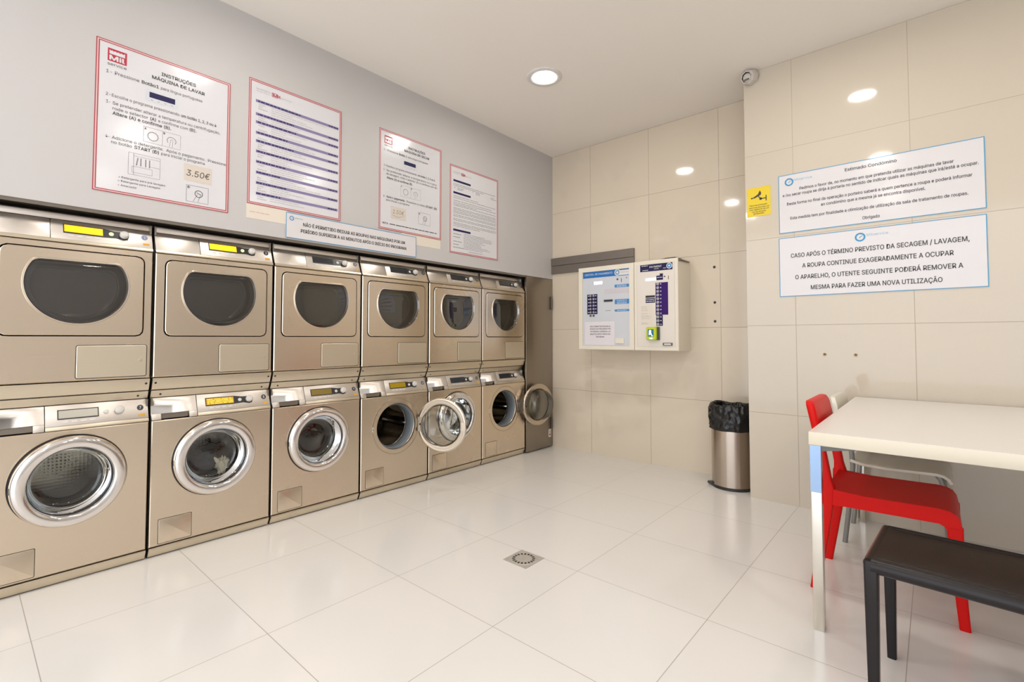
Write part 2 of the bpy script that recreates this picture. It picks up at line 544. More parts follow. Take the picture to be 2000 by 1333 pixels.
# ------------------------------------------------------------------ print on surfaces
class Face:
    """a flat surface: origin o, reading direction u, up v, outward n; print sits a hair above it"""

    def __init__(self, o, u, v, n):
        self.o, self.u, self.v, self.n = Vector(o), Vector(u), Vector(v), Vector(n)

    def p(self, a, b, h=0.0):
        return tuple(self.o + self.u * a + self.v * b + self.n * h)

    def quad(self, mb, a0, a1, b0, b1, h):
        mb.add([self.p(a0, b0, h), self.p(a1, b0, h), self.p(a1, b1, h), self.p(a0, b1, h)], [(0, 1, 2, 3)])

    def frame(self, mb, a0, a1, b0, b1, w, h):
        self.quad(mb, a0, a1, b1 - w, b1, h)
        self.quad(mb, a0, a1, b0, b0 + w, h)
        self.quad(mb, a0, a0 + w, b0 + w, b1 - w, h)
        self.quad(mb, a1 - w, a1, b0 + w, b1 - w, h)

    def line(self, mb, a0, b0, a1, b1, w, h):
        d = Vector((a1 - a0, b1 - b0)).normalized()
        q = Vector((-d.y, d.x)) * w / 2
        mb.add([self.p(a0 - q.x, b0 - q.y, h), self.p(a1 - q.x, b1 - q.y, h), self.p(a1 + q.x, b1 + q.y, h), self.p(a0 + q.x, b0 + q.y, h)], [(0, 1, 2, 3)])

    def poly(self, mb, pts, h):
        mb.add([self.p(a, b, h) for a, b in pts], [tuple(range(len(pts)))])

    def disc(self, mb, a, b, r, h, seg=24):
        self.poly(mb, [(a + r * math.cos(2 * PI * i / seg), b + r * math.sin(2 * PI * i / seg)) for i in range(seg)], h)

    def ring(self, mb, a, b, r0, r1, h, a0=0, a1=360, seg=28):
        for i in range(seg):
            t, s = (math.radians(a0 + (a1 - a0) * (i + k) / seg) for k in (0, 1))
            mb.add([self.p(a + r * math.cos(t_), b + r * math.sin(t_), h) for r, t_ in ((r0, t), (r1, t), (r1, s), (r0, s))], [(0, 1, 2, 3)])

    def text(self, mb, s, a0, a1, bc, cap, h, bold=0.0, shear=0.0):
        """one line of lettering from a0 to a1, capital height cap, centred on bc"""
        layers, fs = glyphs(s, bold, shear)
        x0 = min(v[0] for l in layers for v in l)
        x1 = max(v[0] for l in layers for v in l)
        sx = (a1 - a0) / (x1 - x0)
        sy = cap / CAP
        f0 = len(mb.f)
        for q, vs in enumerate(layers):
            mb.add([self.p(a0 + (v[0] - x0) * sx, bc + (v[1] - CAP / 2) * sy, h + q * 0.00012) for v in vs], fs)
        mb.lines.append((round(bc, 3), f0, len(mb.f)))

    def words(self, mb, a0, a1, b, t, h, rnd, gap=0.012, wmin=0.012, wmax=0.05):
        """a line of print too small to read: word-sized dashes of ink"""
        a = a0
        while a < a1 - 0.004:
            w = min(rnd.uniform(wmin, wmax), a1 - a)
            self.quad(mb, a, a + w, b - t / 2, b + t / 2, h)
            a += w + gap * rnd.uniform(0.4, 1.0)


_G = {}
try:      # Blender's own bundled sans; the built-in font stands in if it is missing
    import os
    FONT = bpy.data.fonts.load(os.path.join(bpy.utils.system_resource('DATAFILES'), 'fonts', 'Inter.woff2'))
except Exception:
    FONT = None


def glyphs(s, bold=0.0, shear=0.0):
    k = (s, bold, shear)
    if k not in _G:
        cu = bpy.data.curves.new('lettering', 'FONT')
        cu.body = s
        cu.size = 1.0
        cu.resolution_u = 3
        if FONT:
            cu.font = FONT
        cu.shear = shear
        o = bpy.data.objects.new('lettering', cu)
        me = bpy.data.meshes.new_from_object(o)
        vs = [(v.co.x, v.co.y) for v in me.vertices]
        fs = [tuple(p.vertices) for p in me.polygons]
        layers = [[(x, y) for x, y in vs]]
        if bold > 0:      # heavier strokes: the same outline struck again a hair to the side
            for dx, dy in ((bold, 0), (bold * 0.5, bold * 0.4), (bold * 0.5, -bold * 0.4)):
                layers.append([(x + dx, y + dy) for x, y in vs])
        _G[k] = (layers, fs)
        bpy.data.meshes.remove(me)
        bpy.data.objects.remove(o)
        bpy.data.curves.remove(cu)
    return _G[k]


_h = [v[1] for v in glyphs('H')[0][0]]
CAP = max(_h) - min(_h)


def printed(name, mb, material, parent, label=None):
    if not mb.f:
        return None
    o = link(name, mb.mesh(name, material, smooth=0), parent)
    o.matrix_parent_inverse = parent.matrix_basis.inverted()
    if label:
        o['label'] = label
    return o


# ================================================================== THE ROOM
mb = MB()
mb.box(-0.9, XR, YN, YB + 0.2, -0.12, 0.0)
struct('floor', mb.mesh('floor', M['floor'], smooth=0))
mb = MB()
mb.box(-0.9, XR, YN, YB + 0.2, HC, HC + 0.12)
struct('ceiling', mb.mesh('ceiling', M['ceiling'], smooth=0))
mb = MB()
mb.box(-0.9, XP + 0.15, YB, YB + 0.2, 0, HC)
struct('wall_back', mb.mesh('wall_back', M['wall_tile'], smooth=0))
mb = MB()
mb.box(XP, XR, YS, YB, 0, HC)
struct('wall_notice', mb.mesh('wall_notice', M['notice_tile'], smooth=0))
mb = MB()
mb.box(-0.9, 0.0, YN, YB, ZW, HC)
mb.box(-0.9, -0.80, YN, YB, 0, ZW)
struct('wall_left', mb.mesh('wall_left', M['paint'], smooth=0))
mb = MB()
mb.box(XR, XR + 0.15, YN, YB, 0, HC)
struct('wall_right', mb.mesh('wall_right', M['paint'], smooth=0))
# painted wall on the near side of the row of machines (just outside the frame)
mb = MB()
mb.box(-0.80, 0.0, YN, -0.66, 0, ZW)
struct('wall_near', mb.mesh('wall_near', M['paint'], smooth=0))
# dark strip under the painted wall
mb = MB()
mb.box(-0.20, -0.001, -0.66, 2.995, ZW - 0.004, ZW)
mb.box(-0.20, -0.19, -0.66, 2.995, ZW - 0.03, ZW - 0.004)
mb.box(-0.006, -0.0006, -0.66, 2.995, ZW - 0.017, ZW - 0.0045)
struct('trim_1', mb.mesh('trim_1', M['soffit'], smooth=0))


# ------------------------------------------------------------------ ceiling lamps
def make_lamp_meshes():
    r = MB()
    r.lathe([(0.128, 0.0), (0.128, -0.006), (0.122, -0.010), (0.090, -0.008), (0.0815, -0.003), (0.0805, 0.0)], seg=48)
    ring = r.mesh('trim_ring', M['white_enamel'], smooth=40)
    d = MB()
    d.lathe([(0.0810, -0.0022), (0.060, -0.0026), (0.001, -0.0028)], seg=40, cap1=True)
    return ring, d.mesh('diffuser', M['diffuser'], smooth=40)


_ring, _diff = make_lamp_meshes()
for i, lx in enumerate(LAMP_XS):
    for j, ly in enumerate(LAMP_YS):
        if (i, j) == (0, 0):
            lab, grp = 'round white recessed ceiling downlight, lit, above the floor in front of the tall machines', None
        else:  # inner grid read from reflections; outer row and column added to brighten
            lab, grp = 'lit round ceiling downlight beyond the edge of the picture', 'downlights beyond the frame'
        t = thing('ceiling_downlight', lab, 'lamp', (lx, ly, HC), grp)
        link('trim_ring', _ring, t)
        link('diffuser', _diff, t)

# ================================================================== MACHINES
YA, YZ = 0.006, 0.594        # left and right edge of a machine inside its 0.6 m bay
XF = -0.012                  # front sheet
UNIT = 0.6
DC, DZ = 0.302, 0.470        # porthole centre
_cache = {}


def cached(key, fn):
    if key not in _cache:
        _cache[key] = fn()
    return _cache[key]


def slope_face(z0, x0, z1, x1, zbase):
    """the tilted control panel; positions are given as (y, measured height)"""
    d = Vector((x1 - x0, 0, z1 - z0)).normalized()
    n = Vector((d.z, 0, -d.x))
    k = 1.0 / d.z

    class S(Face):
        def p(self, a, b, h=0.0):
            q = Vector((x0, a, z0 - zbase)) + d * ((b - z0) * k) + n * h
            return tuple(q)
    return S((0, 0, 0), (0, 1, 0), d, n)


def fascia_parts(t, F, z, kind, number, disp, lit, zb):
    """display, knob, button, number sticker on a control panel face F; z = height of the display centre"""
    cp = t
    h = 0.0012
    frame_mat = M['black']
    # black display housing, narrowing to the knob
    def housing():
        m_ = MB()
        pts = [(0.253, z - 0.022), (0.400, z - 0.022), (0.446, z - 0.019), (0.462, z - 0.022), (0.478, z - 0.026), (0.493, z - 0.022), (0.499, z - 0.006),
               (0.497, z + 0.008), (0.470, z + 0.014), (0.440, z + 0.014), (0.400, z + 0.021), (0.253, z + 0.021)]
        m_.loft([[F.p(a, b, 0.0) for a, b in pts], [F.p(a, b, 0.003) for a, b in pts]])
        return m_.mesh('display_frame', frame_mat, smooth=30)

    def housing_glare():  # black round the knob left out, where glare washes it away
        m_ = MB()
        F.frame(m_, 0.253, 0.400, z - 0.022, z + 0.021, 0.004, 0.003)
        return m_.mesh('display_frame', M['black'], smooth=0)
    pale = disp == 'display_pale'
    link('display_frame', cached((kind, 'housing', pale), housing_glare if pale else housing), cp)

    def screen():
        m_ = MB()
        F.quad(m_, 0.257, 0.396, z - 0.017, z + 0.017, 0.0034)
        return m_.mesh('display_screen', M[disp], smooth=0)
    link('display_screen', cached((kind, 'screen', disp), screen), cp)['label'] = {
        'display_yellow': 'bright yellow lit display', 'display_amber': 'amber lit display with lines of text', 'display_olive': 'dim olive display', 'display_amber_dim': 'dimly lit amber display',
        'display_off': 'dark unlit display', 'display_pale': 'pale grey unlit display'}[disp]
    if disp == 'display_amber':
        def lines():
            m_ = MB()
            rnd = random.Random(5)
            for k in range(4):
                F.words(m_, 0.262, 0.392, z + 0.011 - 0.0075 * k, 0.003, 0.0038, rnd, 0.006, 0.01, 0.04)
            return m_.mesh('display_lines', M['display_line'], smooth=0)
        link('display_lines', cached((kind, 'lines'), lines), cp)

    def knob():
        m_ = MB()
        c = Vector(F.p(0.478, z - 0.002, 0))
        n = F.n.normalized()
        a = Vector((0, 1, 0))
        b = n.cross(a)
        loops = []
        for r, hh in ((0.0185, 0.003), (0.0185, 0.016), (0.0165, 0.021), (0.013, 0.023), (0.004, 0.0225)):
            loops.append([tuple(c + n * hh + r * (math.cos(2 * PI * i / 28) * a + math.sin(2 * PI * i / 28) * b)) for i in range(28)])
        m_.loft(loops)
        return m_.mesh('selector_knob', M['knob'], smooth=40)
    link('selector_knob', cached((kind, 'knob'), knob), cp)

    def button():
        m_ = MB()
        c = Vector(F.p(0.428, z - 0.003, 0))
        n = F.n.normalized()
        a = Vector((0, 1, 0))
        b = n.cross(a)
        loops = []
        for r, hh in ((0.0095, 0.0028), (0.0095, 0.0055), (0.008, 0.0065)):
            loops.append([tuple(c + n * hh + r * (math.cos(2 * PI * i / 20) * a + math.sin(2 * PI * i / 20) * b)) for i in range(20)])
        m_.loft(loops)
        return m_.mesh('start_button', M['button_lit'] if lit else M['button'], smooth=40)
    link('start_button', cached((kind, 'button', lit), button), cp)

    def keys():
        m_ = MB()
        for k in range(4):
            a = 0.270 + 0.032 * k
            m_.loft([[F.p(a + i, z - 0.036 + j, 0.0) for i, j in ((0, 0), (0.020, 0), (0.020, 0.006), (0, 0.006))],
                     [F.p(a + i, z - 0.036 + j, 0.0015) for i, j in ((0, 0), (0.020, 0), (0.020, 0.006), (0, 0.006))]])
        return m_.mesh('programme_keys', M['pale_print'], smooth=0)
    link('programme_keys', cached((kind, 'keys'), keys), cp)
    st = MB()
    F.disc(st, 0.562, z + 0.002, 0.0135, 0.0008)
    blue = (kind == 'dryer' and number == 1)  # this one carries painted glare
    so = link('number_sticker', st.mesh('number_sticker', M['sticker_blue'] if blue else M['sticker_dark'], smooth=0), cp)
    so['label'] = '%s round sticker with the number %d' % ('blue' if blue else 'black', number)
    nm = MB()
    w = 0.004 if number < 10 and number != 1 else (0.0018 if number == 1 else 0.0078)
    F.text(nm, str(number), 0.562 - w, 0.562 + w, z + 0.002, 0.0135, 0.0014, bold=0.02)
    link('number', nm.mesh('number', M['pale_print'], smooth=0), cp)

    def orange():
        m_ = MB()
        F.quad(m_, 0.554, 0.580, z - 0.040, z - 0.029, 0.0008)
        return m_.mesh('orange_sticker', M['orange'], smooth=0)
    link('orange_sticker', cached((kind, 'orange'), orange), cp)


# ---------------------------------------------------------------- dryer
ZD = 0.812


def zz(poly, zb):
    return [(x, z - zb) for x, z in poly]


DW = (0.311, 1.374)
NP = 128


def build_dryer(i, number, disp, lit, label):
    y0 = -UNIT + UNIT * i
    t = thing('tumble_dryer', label, 'dryer', (0, y0, ZD), 'tumble dryers in the upper row')
    zb = ZD

    def cabinet():
        m_ = MB()
        m_.box(-0.70, -0.69, YA, YZ, 0.04, 0.893)
        m_.box(-0.69, -0.05, YA, YA + 0.008, 0.04, 0.893)
        m_.box(-0.69, -0.05, YZ - 0.008, YZ, 0.04, 0.893)
        m_.box(-0.69, -0.07, YA, YZ, 0.885, 0.893)
        m_.box(-0.69, -0.06, YA, YZ, 0.04, 0.048)
        return m_.mesh('cabinet', M['cabinet'], smooth=0)
    link('cabinet', cached('d_cabinet', cabinet), t)

    def front():
        m_ = MB()
        hole = polar_samples(rrect(0.046, 0.562, 1.130, 1.535, 0.032), NP, DW)
        z0, z1 = 0.922, 1.562
        cs = [(YA, z0), (YZ, z0), (YZ, z1), (YA, z1)]
        e = 0.004
        out = snap_corners(polar_samples(cs, NP, DW), cs)
        ci = [(YA + e, z0 + e), (YZ - e, z0 + e), (YZ - e, z1 - e), (YA + e, z1 - e)]
        ins = snap_corners(polar_samples(ci, NP, DW), ci)
        L = [yz(hole, XF - 0.02), yz(hole, XF), yz(ins, XF), yz(out, XF - e), yz(out, XF - 0.02)]
        L = [[(x, y, z - zb) for x, y, z in l] for l in L]
        m_.loft(L, False, False)
        return m_.mesh('front_panel', M['steel'], smooth=30)
    link('front_panel', cached('d_front', front), t)

    def gap_backing():
        m_ = MB()  # near-black sheets put behind the panels so their gaps read as shade
        m_.box(-0.125, -0.120, YA + 0.01, YZ - 0.01, 0.93 - zb, 1.69 - zb)
        m_.box(-0.120, -0.034, 0.008, 0.024, 0.93 - zb, 1.56 - zb)
        m_.box(-0.120, -0.034, 0.576, 0.592, 0.93 - zb, 1.56 - zb)
        return m_.mesh('inner_liner', M['dark'], smooth=0)
    link('inner_liner', cached('d_liner', gap_backing), t)

    # base skirt and stacking strip
    def skirt():
        m_ = MB()
        m_.prism_y(zz([(-0.06, 0.857), (-0.033, 0.857), (-0.0125, 0.909), (XF - 0.002, 0.9165), (-0.022, 0.918), (-0.06, 0.918)], zb), YA, YZ)
        return m_.mesh('base_skirt', M['steel_warm'], smooth=40)
    link('base_skirt', cached('d_skirt', skirt), t)

    def strip():
        m_ = MB()
        m_.prism_y(zz([(-0.09, 0.8145), (-0.055, 0.8145), (-0.036, 0.851), (-0.09, 0.851)], zb), YA, YZ)
        return m_.mesh('stacking_strip', M['steel_warm'], smooth=40)
    link('stacking_strip', cached('d_strip', strip), t)

    def holes():
        m_ = MB()
        F = slope_face(0.857, -0.033, 0.909, -0.0125, zb)
        F.disc(m_, 0.020, 0.892, 0.0055, 0.0006, 14)
        F.disc(m_, 0.580, 0.892, 0.0055, 0.0006, 14)
        F = slope_face(0.8145, -0.055, 0.851, -0.036, zb)
        F.disc(m_, 0.048, 0.830, 0.005, 0.0006, 14)
        F.disc(m_, 0.553, 0.830, 0.005, 0.0006, 14)
        return m_.mesh('screw_holes', M['black'], smooth=0)
    link('screw_holes', cached('d_holes', holes), t)

    # tilted control panel
    F = slope_face(1.565, XF, 1.708, -0.068, zb)

    def slab(y0_, y1_, za, zb_, th=0.014, base=0.0):
        m_ = MB()
        m_.loft([[F.p(y0_, za, base), F.p(y0_, zb_, base), F.p(y0_, zb_, base - th), F.p(y0_, za, base - th)],
                 [F.p(y1_, za, base), F.p(y1_, zb_, base), F.p(y1_, zb_, base - th), F.p(y1_, za, base - th)]])
        return m_

    def top():
        m_ = MB()
        m_.prism_y(zz([(-0.0565, 1.6765), (-0.0600, 1.704), (-0.0640, 1.7085), (-0.075, 1.7085), (-0.075, 1.6765)], zb), YA, YZ)
        m_.box(-0.30, -0.076, YA, YZ, 1.700 - zb, 1.7075 - zb)
        return m_.mesh('lid_front', M['steel_light'], smooth=30, bevel=0.0015)
    link('lid_front', cached('d_top', top), t)
    link('blank_panel', cached('d_blank', lambda: slab(YA, 0.2085, 1.581, 1.6745).mesh('blank_panel', M['steel_light'], smooth=30, bevel=0.0012)), t)
    cp = link('control_panel', cached('d_control', lambda: slab(0.2105, YZ, 1.581, 1.6745).mesh('control_panel', M['steel_light'], smooth=30, bevel=0.0012)), t)

    def lip():
        m_ = MB()
        m_.prism_y(zz([(-0.04, 1.565), (XF - 0.001, 1.565), (XF + 0.001, 1.570), (-0.0165, 1.580), (-0.04, 1.580)], zb), YA, YZ)
        return m_.mesh('panel_lip', M['steel_warm'], smooth=50)
    link('panel_lip', cached('d_lip', lip), t)
    fascia_parts(cp, F, 1.635, 'dryer', number, disp, lit, zb)

    # door with the flattened round window
    def door():
        m_ = MB()
        c = DW
        out = polar_samples(rrect(0.0515, 0.5565, 1.1355, 1.5295, 0.028), NP, c)
        outi = polar_samples(rrect(0.0545, 0.5535, 1.1385, 1.5265, 0.026), NP, c)
        D = lambda R, cc: polar_samples(dshape(R, cc, 0.036, c[0], c[1]), NP, c)
        x = XF + 0.006
        L = [yz(out, x - 0.03), yz(out, x - 0.003), yz(outi, x), yz(D(0.192, 0.114), x), yz(D(0.190, 0.112), x + 0.0035), yz(D(0.186, 0.108), x + 0.0035), yz(D(0.182, 0.104), x - 0.006), yz(D(0.180, 0.102), x - 0.013)]
        L = [[(a, b, d - zb) for a, b, d in l] for l in L]
        m_.loft(L, False, False)
        return m_.mesh('door', M['steel'], smooth=30)
    do = link('door', cached('d_door', door), t)

    def recess():
        m_ = MB()
        c = DW
        D = lambda R, cc: polar_samples(dshape(R, cc, 0.036, c[0], c[1]), NP, c)
        x = XF
        L = [yz(D(0.1805, 0.1025), x - 0.006), yz(D(0.178, 0.100), x - 0.03), yz(D(0.164, 0.086), x - 0.085), yz(D(0.160, 0.082), x - 0.088), yz(D(0.158, 0.080), x - 0.086)]
        L = [[(a, b, d - zb) for a, b, d in l] for l in L]
        m_.loft(L, False, False)
        return m_.mesh('window_recess', M['recess'], smooth=30)
    link('window_recess', cached('d_recess', recess), do)

    def pane(R, cc, x, name, material, bulge):
        def fn():
            m_ = MB()
            c = DW
            a = polar_samples(dshape(R, cc, 0.034, c[0], c[1]), NP, c)
            L = []
            for k in range(7):
                s = math.cos(k / 6 * PI / 2)
                s = max(s, 0.02)
                L.append([(x + bulge * math.sin(k / 6 * PI / 2), c[0] + (p[0] - c[0]) * s, c[1] + (p[1] - c[1]) * s - zb) for p in a])
            m_.loft(L, False, True)
            return m_.mesh(name, material, smooth=60)
        return fn
    def rim():
        m_ = MB()
        c = DW
        D = lambda R, cc: polar_samples(dshape(R, cc, 0.036, c[0], c[1]), NP, c)
        x = XF + 0.006
        L = [yz(D(0.1875, 0.1095), x + 0.003), yz(D(0.1865, 0.1085), x + 0.0055), yz(D(0.1840, 0.1060), x + 0.0055), yz(D(0.1825, 0.1045), x + 0.002), yz(D(0.1815, 0.1035), x - 0.012)]
        m_.loft([[(a, b, d - zb) for a, b, d in l] for l in L], False, False)
        return m_.mesh('window_rim', M['chrome'], smooth=40)
    link('window_rim', cached('d_rim', rim), do)
    link('inner_window', cached('d_inner', pane(0.158, 0.080, XF - 0.087, 'inner_window', M['inner'], -0.012)), do)
    link('window_glass', cached('d_pane', pane(0.1795, 0.1015, XF - 0.008, 'window_glass', M['pane'], 0.004)), do)

    # service flap
    def flap():
        m_ = MB()
        a = rrect(0.3065, 0.579, 0.9305, 1.0895, 0.010)
        m_.cur = 1
        m_.loft([yz(a, XF - 0.002), yz(a, XF + 0.0006)])
        m_.cur = 0
        b = rrect(0.3095, 0.576, 0.9335, 1.0865, 0.008)
        bi = rrect(0.3115, 0.574, 0.9355, 1.0845, 0.007)
        m_.loft([yz(b, XF), yz(b, XF + 0.002), yz(bi, XF + 0.0035)])
        m_.v = [(x, y, z - zb) for x, y, z in m_.v]
        return m_.mesh('service_flap', [M['steel_flap'], M['dark']], smooth=30)
    fl = link('service_flap', cached('d_flap', flap), t)

    def stud():
        m_ = MB()
        m_.lathe([(0.0085, XF + 0.0034), (0.0080, XF + 0.0048), (0.004, XF + 0.0056)], (0, 0.551, 1.0116 - zb), 'X', 20, cap1=True)
        return m_.mesh('flap_catch', M['steel_warm'], smooth=40)
    link('flap_catch', cached('d_stud', stud), fl)
    return t


# ---------------------------------------------------------------- washer
HY = 0.510     # hinge line of the porthole door


def build_washer(i, number, disp, angle, label, hinge_dy=0.0):
    y0 = -UNIT + UNIT * i
    t = thing('washing_machine', label, 'washing machine', (0, y0, 0), 'washing machines in the lower row')
    zb = 0.0

    def cabinet():
        m_ = MB()
        m_.box(-0.70, -0.69, YA, YZ, 0.015, 0.81)
        m_.box(-0.69, -0.04, YA, YA + 0.008, 0.015, 0.81)
        m_.box(-0.69, -0.04, YZ - 0.008, YZ, 0.015, 0.81)
        m_.box(-0.69, -0.06, YA, YZ, 0.803, 0.81)
        m_.box(-0.69, -0.05, YA, YZ, 0.0, 0.02)
        return m_.mesh('cabinet', M['cabinet'], smooth=0)
    link('cabinet', cached('w_cabinet', cabinet), t)

    def front():
        m_ = MB()
        c = (DC, DZ)
        hole = [(DC + 0.170 * math.cos(2 * PI * k / NP), DZ + 0.170 * math.sin(2 * PI * k / NP)) for k in range(NP)]
        z0, z1 = 0.0575, 0.6975
        cs = [(YA, z0), (YZ, z0), (YZ, z1), (YA, z1)]
        e = 0.004
        out = snap_corners(polar_samples(cs, NP, c), cs)
        ci = [(YA + e, z0 + e), (YZ - e, z0 + e), (YZ - e, z1 - e), (YA + e, z1 - e)]
        ins = snap_corners(polar_samples(ci, NP, c), ci)
        m_.loft([yz(hole, XF - 0.02), yz(hole, XF), yz(ins, XF), yz(out, XF - e), yz(out, XF - 0.02)], False, False)
        return m_.mesh('front_panel', M['steel'], smooth=30)
    link('front_panel', cached('w_front', front), t)

    def plinth():
        m_ = MB()
        m_.prism_y([(-0.06, 0.006), (-0.034, 0.006), (-0.0125, 0.046), (XF - 0.002, 0.0525), (-0.022, 0.054), (-0.06, 0.054)], YA, YZ)
        return m_.mesh('plinth', M['steel_warm'], smooth=40)
    link('plinth', cached('w_plinth', plinth), t)

    def gap_backing():
        m_ = MB()  # near-black backing added to paint the shade inside the panel gaps
        m_.box(-0.10, -0.036, 0.008, 0.024, 0.06, 0.70)
        m_.box(-0.10, -0.036, 0.576, 0.592, 0.06, 0.70)
        m_.box(-0.10, -0.075, 0.010, 0.590, 0.705, 0.80)
        m_.box(-0.10, -0.040, 0.010, 0.590, 0.03, 0.065)
        m_.box(-0.10, -0.060, 0.010, 0.590, 0.685, 0.705)
        m_.box(-0.06, -0.045, YA, YZ, 0.0, 0.0058)
        return m_.mesh('inner_liner', M['dark'], smooth=0)
    link('inner_liner', cached('w_liner', gap_backing), t)

    F = slope_face(0.700, XF, 0.812, -0.055, zb)

    def slab_pts(m_, y0_, y1_, za, zb_, th=0.014):
        m_.loft([[F.p(y0_, za, 0), F.p(y0_, zb_, 0), F.p(y0_, zb_, -th), F.p(y0_, za, -th)],
                 [F.p(y1_, za, 0), F.p(y1_, zb_, 0), F.p(y1_, zb_, -th), F.p(y1_, za, -th)]])

    def control():
        m_ = MB()
        slab_pts(m_, 0.2125, YZ, 0.7185, 0.811)
        m_.cur = 1
        slab_pts(m_, 0.2125, YZ, 0.701, 0.7178)
        return m_.mesh('control_panel', [M['steel_light'], M['steel_warm']], smooth=30, bevel=0.0012)
    cp = link('control_panel', cached('w_control', control), t)

    def drawer():
        m_ = MB()
        slab_pts(m_, YA, 0.2095, 0.731, 0.811)
        slab_pts(m_, YA, 0.047, 0.701, 0.731)
        slab_pts(m_, 0.173, 0.2095, 0.701, 0.731)
        return m_.mesh('detergent_drawer', M['steel_light'], smooth=30, bevel=0.001)
    dr = link('detergent_drawer', cached('w_drawer', drawer), t)

    def grip():
        m_ = MB()
        slab = [(-0.052, 0.702), (-0.038, 0.702), (-0.040, 0.731), (-0.052, 0.733)]
        m_.prism_y(slab, 0.046, 0.174)
        return m_.mesh('drawer_grip', M['cabinet'], smooth=30)
    link('drawer_grip', cached('w_grip', grip), dr)
    fascia_parts(cp, F, 0.768, 'washer', number, disp, False, zb)

    def flap():
        m_ = MB()
        a = rrect(0.042, 0.193, 0.0665, 0.193, 0.006)
        m_.cur = 1
        m_.loft([yz(a, XF - 0.002), yz(a, XF + 0.0005)])
        m_.cur = 0
        b = rrect(0.0445, 0.1905, 0.069, 0.1905, 0.005)
        bi = rrect(0.046, 0.189, 0.0705, 0.189, 0.004)
        m_.loft([yz(b, XF), yz(b, XF + 0.0012), yz(bi, XF + 0.002)])
        return m_.mesh('filter_flap', [M['steel'], M['dark']], smooth=30)
    link('filter_flap', cached('w_flap', flap), t)

    # opening: bezel, rubber, drum
    def bezel():
        m_ = MB()
        m_.lathe([(0.210, XF - 0.001), (0.209, XF + 0.0012), (0.203, XF + 0.002), (0.199, XF - 0.0), (0.192, XF - 0.001), (0.176, XF - 0.008), (0.168, XF - 0.016), (0.164, XF - 0.03)], (0, DC, DZ), 'X', 64)
        return m_.mesh('opening_bezel', M['bezel'], smooth=30)
    link('opening_bezel', cached('w_bezel', bezel), t)

    def gasket():
        m_ = MB()
        m_.lathe([(0.168, XF - 0.022), (0.165, XF - 0.016), (0.159, XF - 0.020), (0.154, XF - 0.034), (0.153, XF - 0.095), (0.158, XF - 0.102), (0.172, XF - 0.106), (0.20, XF - 0.107)], (0, DC, DZ), 'X', 64)
        return m_.mesh('door_gasket', M['gasket'], smooth=50)
    link('door_gasket', cached('w_gasket', gasket), t)

    def drum():
        m_ = MB()
        m_.lathe([(0.160, -0.126), (0.165, -0.122), (0.180, -0.123), (0.215, -0.150), (0.218, -0.17), (0.218, -0.46), (0.20, -0.50), (0.02, -0.515)], (0, DC, DZ), 'X', 64, cap1=True)
        return m_.mesh('drum', M['drum'], smooth=45)
    dm = link('drum', cached('w_drum', drum), t)

    def rib(k):
        def fn():
            m_ = MB()
            a = math.radians(90 + 120 * k + 25)
            er = Vector((0, math.cos(a), math.sin(a)))
            et = Vector((0, -math.sin(a), math.cos(a)))
            c = Vector((0, DC, DZ))
            loops = []
            for x, hh in ((-0.165, 0.02), (-0.20, 0.055), (-0.44, 0.055), (-0.48, 0.02)):
                loops.append([tuple(c + Vector((x, 0, 0)) + er * (0.216 - dd) + et * s) for dd, s in ((0, -0.035), (hh * 0.8, -0.014), (hh, 0), (hh * 0.8, 0.014), (0, 0.035))])
            m_.loft(loops)
            return m_.mesh('drum_rib', M['rib'], smooth=50)
        return fn
    for k in range(3):
        link('drum_rib', cached(('w_rib', k), rib(k)), dm)

    def catch():
        m_ = MB()
        m_.box(XF - 0.001, XF + 0.004, 0.095, 0.104, DZ - 0.016, DZ + 0.016)
        m_.cur = 1
        m_.box(XF + 0.003, XF + 0.0045, 0.0975, 0.1015, DZ - 0.010, DZ + 0.010)
        return m_.mesh('door_catch', [M['white_enamel'], M['black']], smooth=0)
    if angle > 1:
        link('door_catch', cached('w_catch', catch), t)

    def hinge():
        m_ = MB()
        for dz in (-0.05, 0.05):
            m_.box(-0.010, 0.004, HY - 0.022, HY + 0.006, DZ + dz - 0.013, DZ + dz + 0.013)
        m_.lathe([(0.006, -0.062), (0.006, 0.062)], (0.004, HY + 0.002, DZ), 'Z', 14, True, True)
        return m_.mesh('door_hinge', M['hinge'], smooth=40)
    if angle > 90:
        link('door_hinge', cached('w_hinge', hinge), t)

    # porthole door: chrome ring (origin on the hinge line) with glass bowl
    dc = DC - HY

    def ring():
        m_ = MB()
        m_.lathe([(0.150, -0.004), (0.1505, 0.010), (0.1525, 0.017), (0.157, 0.0215), (0.168, 0.0245), (0.182, 0.0250), (0.192, 0.0215), (0.199, 0.014), (0.2025, 0.006), (0.2035, -0.002), (0.202, -0.009)], (0, dc, 0), 'X', 96)
        m_.cur = 1
        m_.lathe([(0.202, -0.009), (0.196, -0.0125), (0.186, -0.0115), (0.176, -0.0105), (0.160, -0.0120), (0.154, -0.0105), (0.150, -0.004)], (0, dc, 0), 'X', 96)
        return m_.mesh('door', [M['chrome'], M['bezel']], smooth=60)
    do = link('door', cached('w_ring', ring), t, (0.034 if angle > 150 else 0.020 if angle > 90 else 0.002, HY + hinge_dy, DZ), (0, 0, math.radians(angle)))

    def gap_shadow():
        m_ = MB()  # black ring painted in as the shadow gap round the door ring
        m_.lathe([(0.2005, XF + 0.0006), (0.2005, XF + 0.0045), (0.2075, XF + 0.0045), (0.2085, XF + 0.0006)], (0, DC, DZ), 'X', 96)
        return m_.mesh('door_seal', M['black'], smooth=30)
    if angle < 90:
        link('door_seal', cached('w_dseal', gap_shadow), t)

